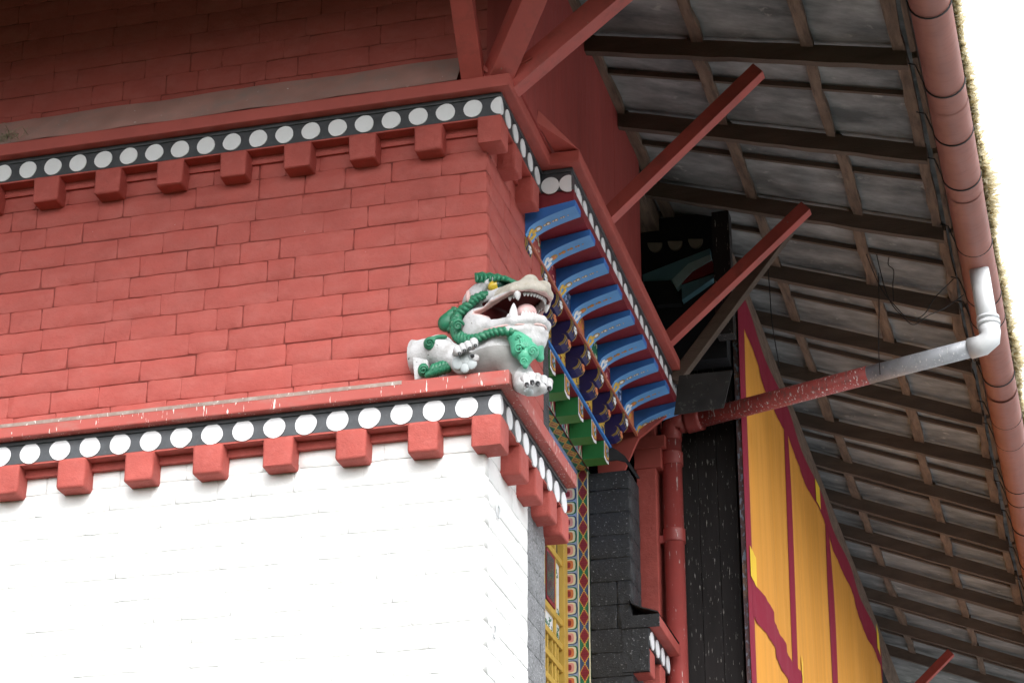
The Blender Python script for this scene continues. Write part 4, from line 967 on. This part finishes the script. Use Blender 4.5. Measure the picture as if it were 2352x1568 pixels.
# pink gum and lip lines
def uline(pts, r, nm):
    P = [H(f,s,u) for f,s,u in pts]+[H(f,-s,u) for f,s,u in pts[::-1][1:]]
    rope(nm, P, r, M['gum'], 1, steps=5, amp=0)
uline([(.05,.242,-.172),(.18,.238,-.195),(.30,.205,-.200),(.42,.112,-.198),(.496,0,-.196)], .011, 'lip_line')
uline([(.06,.196,.050),(.20,.192,.080),(.34,.170,.110),(.43,.09,.120),(.462,0,.124)], .018, 'gum')
def ribbon(name, pts, wid, thin, m, freq, sgn=1):
    """carved flat band lying against the head, with slanting grooves"""
    A = np.array([((np.array(p)-HO)@np.stack([HF,HS,HU],1)) for p in pts]); A[:,1] *= sgn
    P_ = [Vector(a) for a in A]; Qp = []
    for i in range(len(P_)-1):
        p0, p1, p2, p3 = P_[max(0,i-1)], P_[i], P_[i+1], P_[min(len(P_)-1,i+2)]
        for k in range(3):
            t = k/3; Qp.append(.5*((2*p1)+(p2-p0)*t+(2*p0-5*p1+4*p2-p3)*t*t+(3*p1-p0-3*p2+p3)*t**3))
    Qp.append(P_[-1]); Qn = np.array([tuple(q) for q in Qp], np.float32); k_ = np.array([1,1/thin,1], np.float32)
    W = np.interp(np.linspace(0,1,len(Qn)), np.linspace(0,1,len(wid)), wid); seg = np.linalg.norm(np.diff(Qn,axis=0),axis=1); cum = np.concatenate([[0],np.cumsum(seg)])
    def fn(P):
        L = (P-HO.astype(np.float32))@Rt; Ls = L*k_; best = np.full(L.shape[:-1], 9., np.float32); ph = np.zeros_like(best)
        for i in range(len(Qn)-1):
            a, b = Qn[i]*k_, Qn[i+1]*k_; ab = b-a; t = np.clip(((Ls-a)@ab)/(ab@ab+1e-9),0,1); v = (Ls-a)-t[...,None]*ab; dd = np.sqrt((v*v).sum(-1))-(W[i]+(W[i+1]-W[i])*t)
            m_ = dd < best; best = np.where(m_, dd, best)
            tn = ab/np.linalg.norm(ab); nr = np.array([-tn[2],0,tn[0]]); ph = np.where(m_, cum[i]+seg[i]*t+.55*(v@nr.astype(np.float32)), ph)
        g = np.abs(np.sin(ph*freq*math.pi))**.6
        return (best+.016*(1-g))*.75
    wp = [H(*q) for q in Qn]; return blob(name, fn, *bbox(wp, float(max(wid))+.03), .0075, m)
B1 = [HP(1015,385,.19),HP(930,398,.215),HP(840,445,.23),HP(765,515,.24),HP(690,575,.25),HP(640,640,.255)]
B2 = [HP(650,640,.26),HP(650,745,.265),HP(690,835,.27),HP(790,868,.275),HP(900,842,.27),HP(1010,800,.24),HP(1120,778,.215),HP(1230,785,.17),HP(1310,805,.12)]
for sg in (1,-1):
    ribbon('mane_band', B1, [.026,.042,.050,.052,.052,.056], .75, M['mane'], 24, sg)
    ribbon('mane_band', B2, [.058,.066,.062,.050,.044,.042,.042,.046,.056], .8, M['mane'], 24, sg)
def spiral(name, c, ex, ey, ez, r, m, turns=1.6, th=.012, parent=LI):
    pts = []; c = np.array(c)
    for k in range(40):
        t = k/39; a = t*turns*2*math.pi; rad = r*(1-.85*t); pts.append(c+ex*rad*math.cos(a)+ey*rad*math.sin(a)+ez*(.004+.01*t))
    return MB().tube([Vector(p) for p in pts], th, 7, rs=[th*(1-.4*k/39) for k in range(40)]).build(name, m, parent, smooth=True)
VX, VY, VZ = np.array(r2), np.array(u2), -np.array(fwd)
q_ = HP(560,690,.24); blob('mane_curl', lambda P: smin(sell(P, q_, (.082,.075,.085)), sell(P, HP(610,600,.24), (.05,.05,.05)), .03), q_-.16, q_+.16, .009, M['mane'])
spiral('curl_scroll', HP(668,712,.335), VX, VY, VZ, .045, M['mane'])
# crest over the brow
CRO = [(838,152),(880,150),(925,138),(960,158),(1005,146),(1045,166),(1090,158),(1125,182),(1165,178),(1185,200),(1212,212),(1206,245),(1140,232),(1060,238),(980,262),(900,268),(845,255)]
for s0, s1, sc in ((.215,.05,1.), (.05,-.10,.94)):
    mid_ = np.mean([HP(x,y,.12) for x, y in CRO], 0); A_c = [HP(x,y,s0)*sc+HP(1020,215,s0)*(1-sc) for x, y in CRO]
    B_c = [p+HS*(s1-s0) for p in A_c]; n = len(CRO)
    MB().add([tuple(p) for p in A_c+B_c], [tuple(range(n)), tuple(range(2*n-1,n-1,-1))]+[(k,n+k,n+(k+1)%n,(k+1)%n) for k in range(n)]).build('crest', M['mane'], LI, bevel=.010, seg=2)
for k in range(7): rope('crest_lock', [HP(868+46*k,258-4*k,.222),HP(878+46*k,215,.230),HP(866+46*k,170+5*k,.222)], .012, M['mane'], 2, steps=5)
for k in range(5): cone(HP(648-16*k, 560+4*k+46*k, .245), HP(600-14*k, 520+40*k, .235), .030, M['mane'], 'mane_leaf', 7)
ex_ = HP(778,408,.262); blob('ear_hollow', lambda P: sell(P, ex_, (.022,.030,.058)), ex_-.08, ex_+.08, .007, M['gum'])
# beard ---------------------------------------------------------------
bd = [HP(1290,830,.10),HP(1350,930,.10),HP(1385,1040,.11),HP(1385,1150,.12)]
def beard(P):
    d = chain(P, [HP(1230,800,.13),HP(1300,830,.11),HP(1400,830,.05)], [.04,.055,.05], .02)
    d = smin(d, chain(P, bd, [.075,.085,.062,.022], .03), .03)
    d = smin(d, sell(P, HP(1305,990,.13), (.055,.05,.06)), .02); d = smin(d, sell(P, HP(1450,990,.06), (.06,.055,.07)), .02)
    d = smin(d, chain(P, [HP(1420,860,.03),HP(1500,960,-.03),HP(1540,1060,-.06)], [.05,.06,.035], .02), .02)
    return d
blob('beard', beard, *bbox(bd+[HP(1200,800,.13),HP(1560,1080,-.08)], .12), .008, M['beard'])
for (x_,y_,s_,r_) in ((1315,960,.19,.040),(1462,985,.115,.038),(1365,1100,.19,.030),(1305,845,.18,.025)): spiral('beard_scroll', HP(x_,y_,s_), VX, VY, VZ, r_, M['beard'], th=.009)
for k in range(6): rope('beard_lock', [HP(1330+22*k,850,.18-.02*k),HP(1345+20*k,900,.185-.02*k),HP(1350+22*k,950,.18-.02*k)], .010, M['beard'], 3, steps=5)
# near arm: paw with palm out, toes, claws, tufts -----------------------
for x_, y_, r_ in ((668,1115,.050),(745,1165,.040),(815,1120,.046),(745,1080,.045)):
    p = YP(x_,y_,-.300); blob('paw_pad', lambda P: sell(P, p, (r_,.020,r_*1.2)), p-.08, p+.08, .008, M['pad'])
for i, (x_, y_) in enumerate(((655,985),(708,955),(765,930),(825,900))):
    a, b_ = YP(x_-8,y_+38,-.26), YP(x_+12,y_-8,-.335); c_ = YP(x_+25,y_+20,-.36)
    blob('toe', lambda P: smin(scap(P, a, b_, .032, .034), scap(P, b_, c_, .032, .026), .015), *bbox([a,b_,c_], .06), .008, M['lion'])
    cone(YP(x_+28,y_+22,-.37), YP(x_+34,y_+52,-.385), .016, M['claw'], 'claw', 8)
p = YP(850,1065,-.30); blob('toe', lambda P: sell(P, p, (.036,.03,.036)), p-.06, p+.06, .008, M['lion']); cone(YP(825,1040,-.33), YP(800,1030,-.36), .016, M['claw'], 'claw', 8)
t0 = YP(365,905,-.225); blob('arm_tuft', lambda P: smin(sell(P, t0, (.05,.03,.058)), sell(P, YP(480,842,-.21), (.06,.03,.022)), .03), t0-.16, t0+.16, .008, M['mane']); spiral('arm_scroll', YP(365,900,-.250), VX, VY, VZ, .035, M['mane'], th=.009)
t1 = YP(300,1190,-.185); blob('arm_tuft', lambda P: sell(P, t1, (.046,.035,.062)), t1-.1, t1+.1, .008, M['mane']); spiral('arm_scroll', YP(300,1190,-.222), VX, VY, VZ, .036, M['mane'], th=.009)
for k in range(6): rope('arm_lock', [YP(335+42*k,1268-12*k,-.18),YP(385+40*k,1205-14*k,-.22),YP(425+34*k,1135-12*k,-.20)], .028, M['mane'], 2, steps=6)
# far paw -----------------------------------------------------------------
for i, (x_, y_) in enumerate(((1395,1275),(1452,1250),(1512,1262),(1580,1285),(1635,1315))):
    xx = .46+.01*i; a, b_, c_ = XP(x_-25,y_-5,xx-.03), XP(x_,y_,xx), XP(x_+4,y_+62,xx+.015)
    blob('toe', lambda P: smin(scap(P, a, b_, .030, .031), scap(P, b_, c_, .031, .026), .015), *bbox([a,b_,c_], .06), .008, M['lion'])
    cone(XP(x_+6,y_+66,xx+.02), XP(x_+10,y_+98,xx+.03), .019, M['claw'], 'claw', 8)
for x_, y_ in ((1420,1425),(1505,1420),(1570,1400)):
    p = XP(x_,y_,.43); blob('paw_pad', lambda P: sell(P, p, (.04,.045,.03)), p-.08, p+.08, .008, M['pad'])
# flat cut block where the statue is let into the wall
def ext(p, dy): return (float(p[0]), float(p[1]+dy), float(p[2]))
SLB = [YP(165,885,-.165), YP(330,845,-.165), YP(360,1268,-.165), YP(205,1292,-.165)]
MB().add([ext(p,0) for p in SLB]+[ext(p,.2) for p in SLB], [(0,1,2,3),(7,6,5,4),(0,4,5,1),(1,5,6,2),(2,6,7,3),(3,7,4,0)]).build('back_slab', M['lion'], LI, bevel=.012)
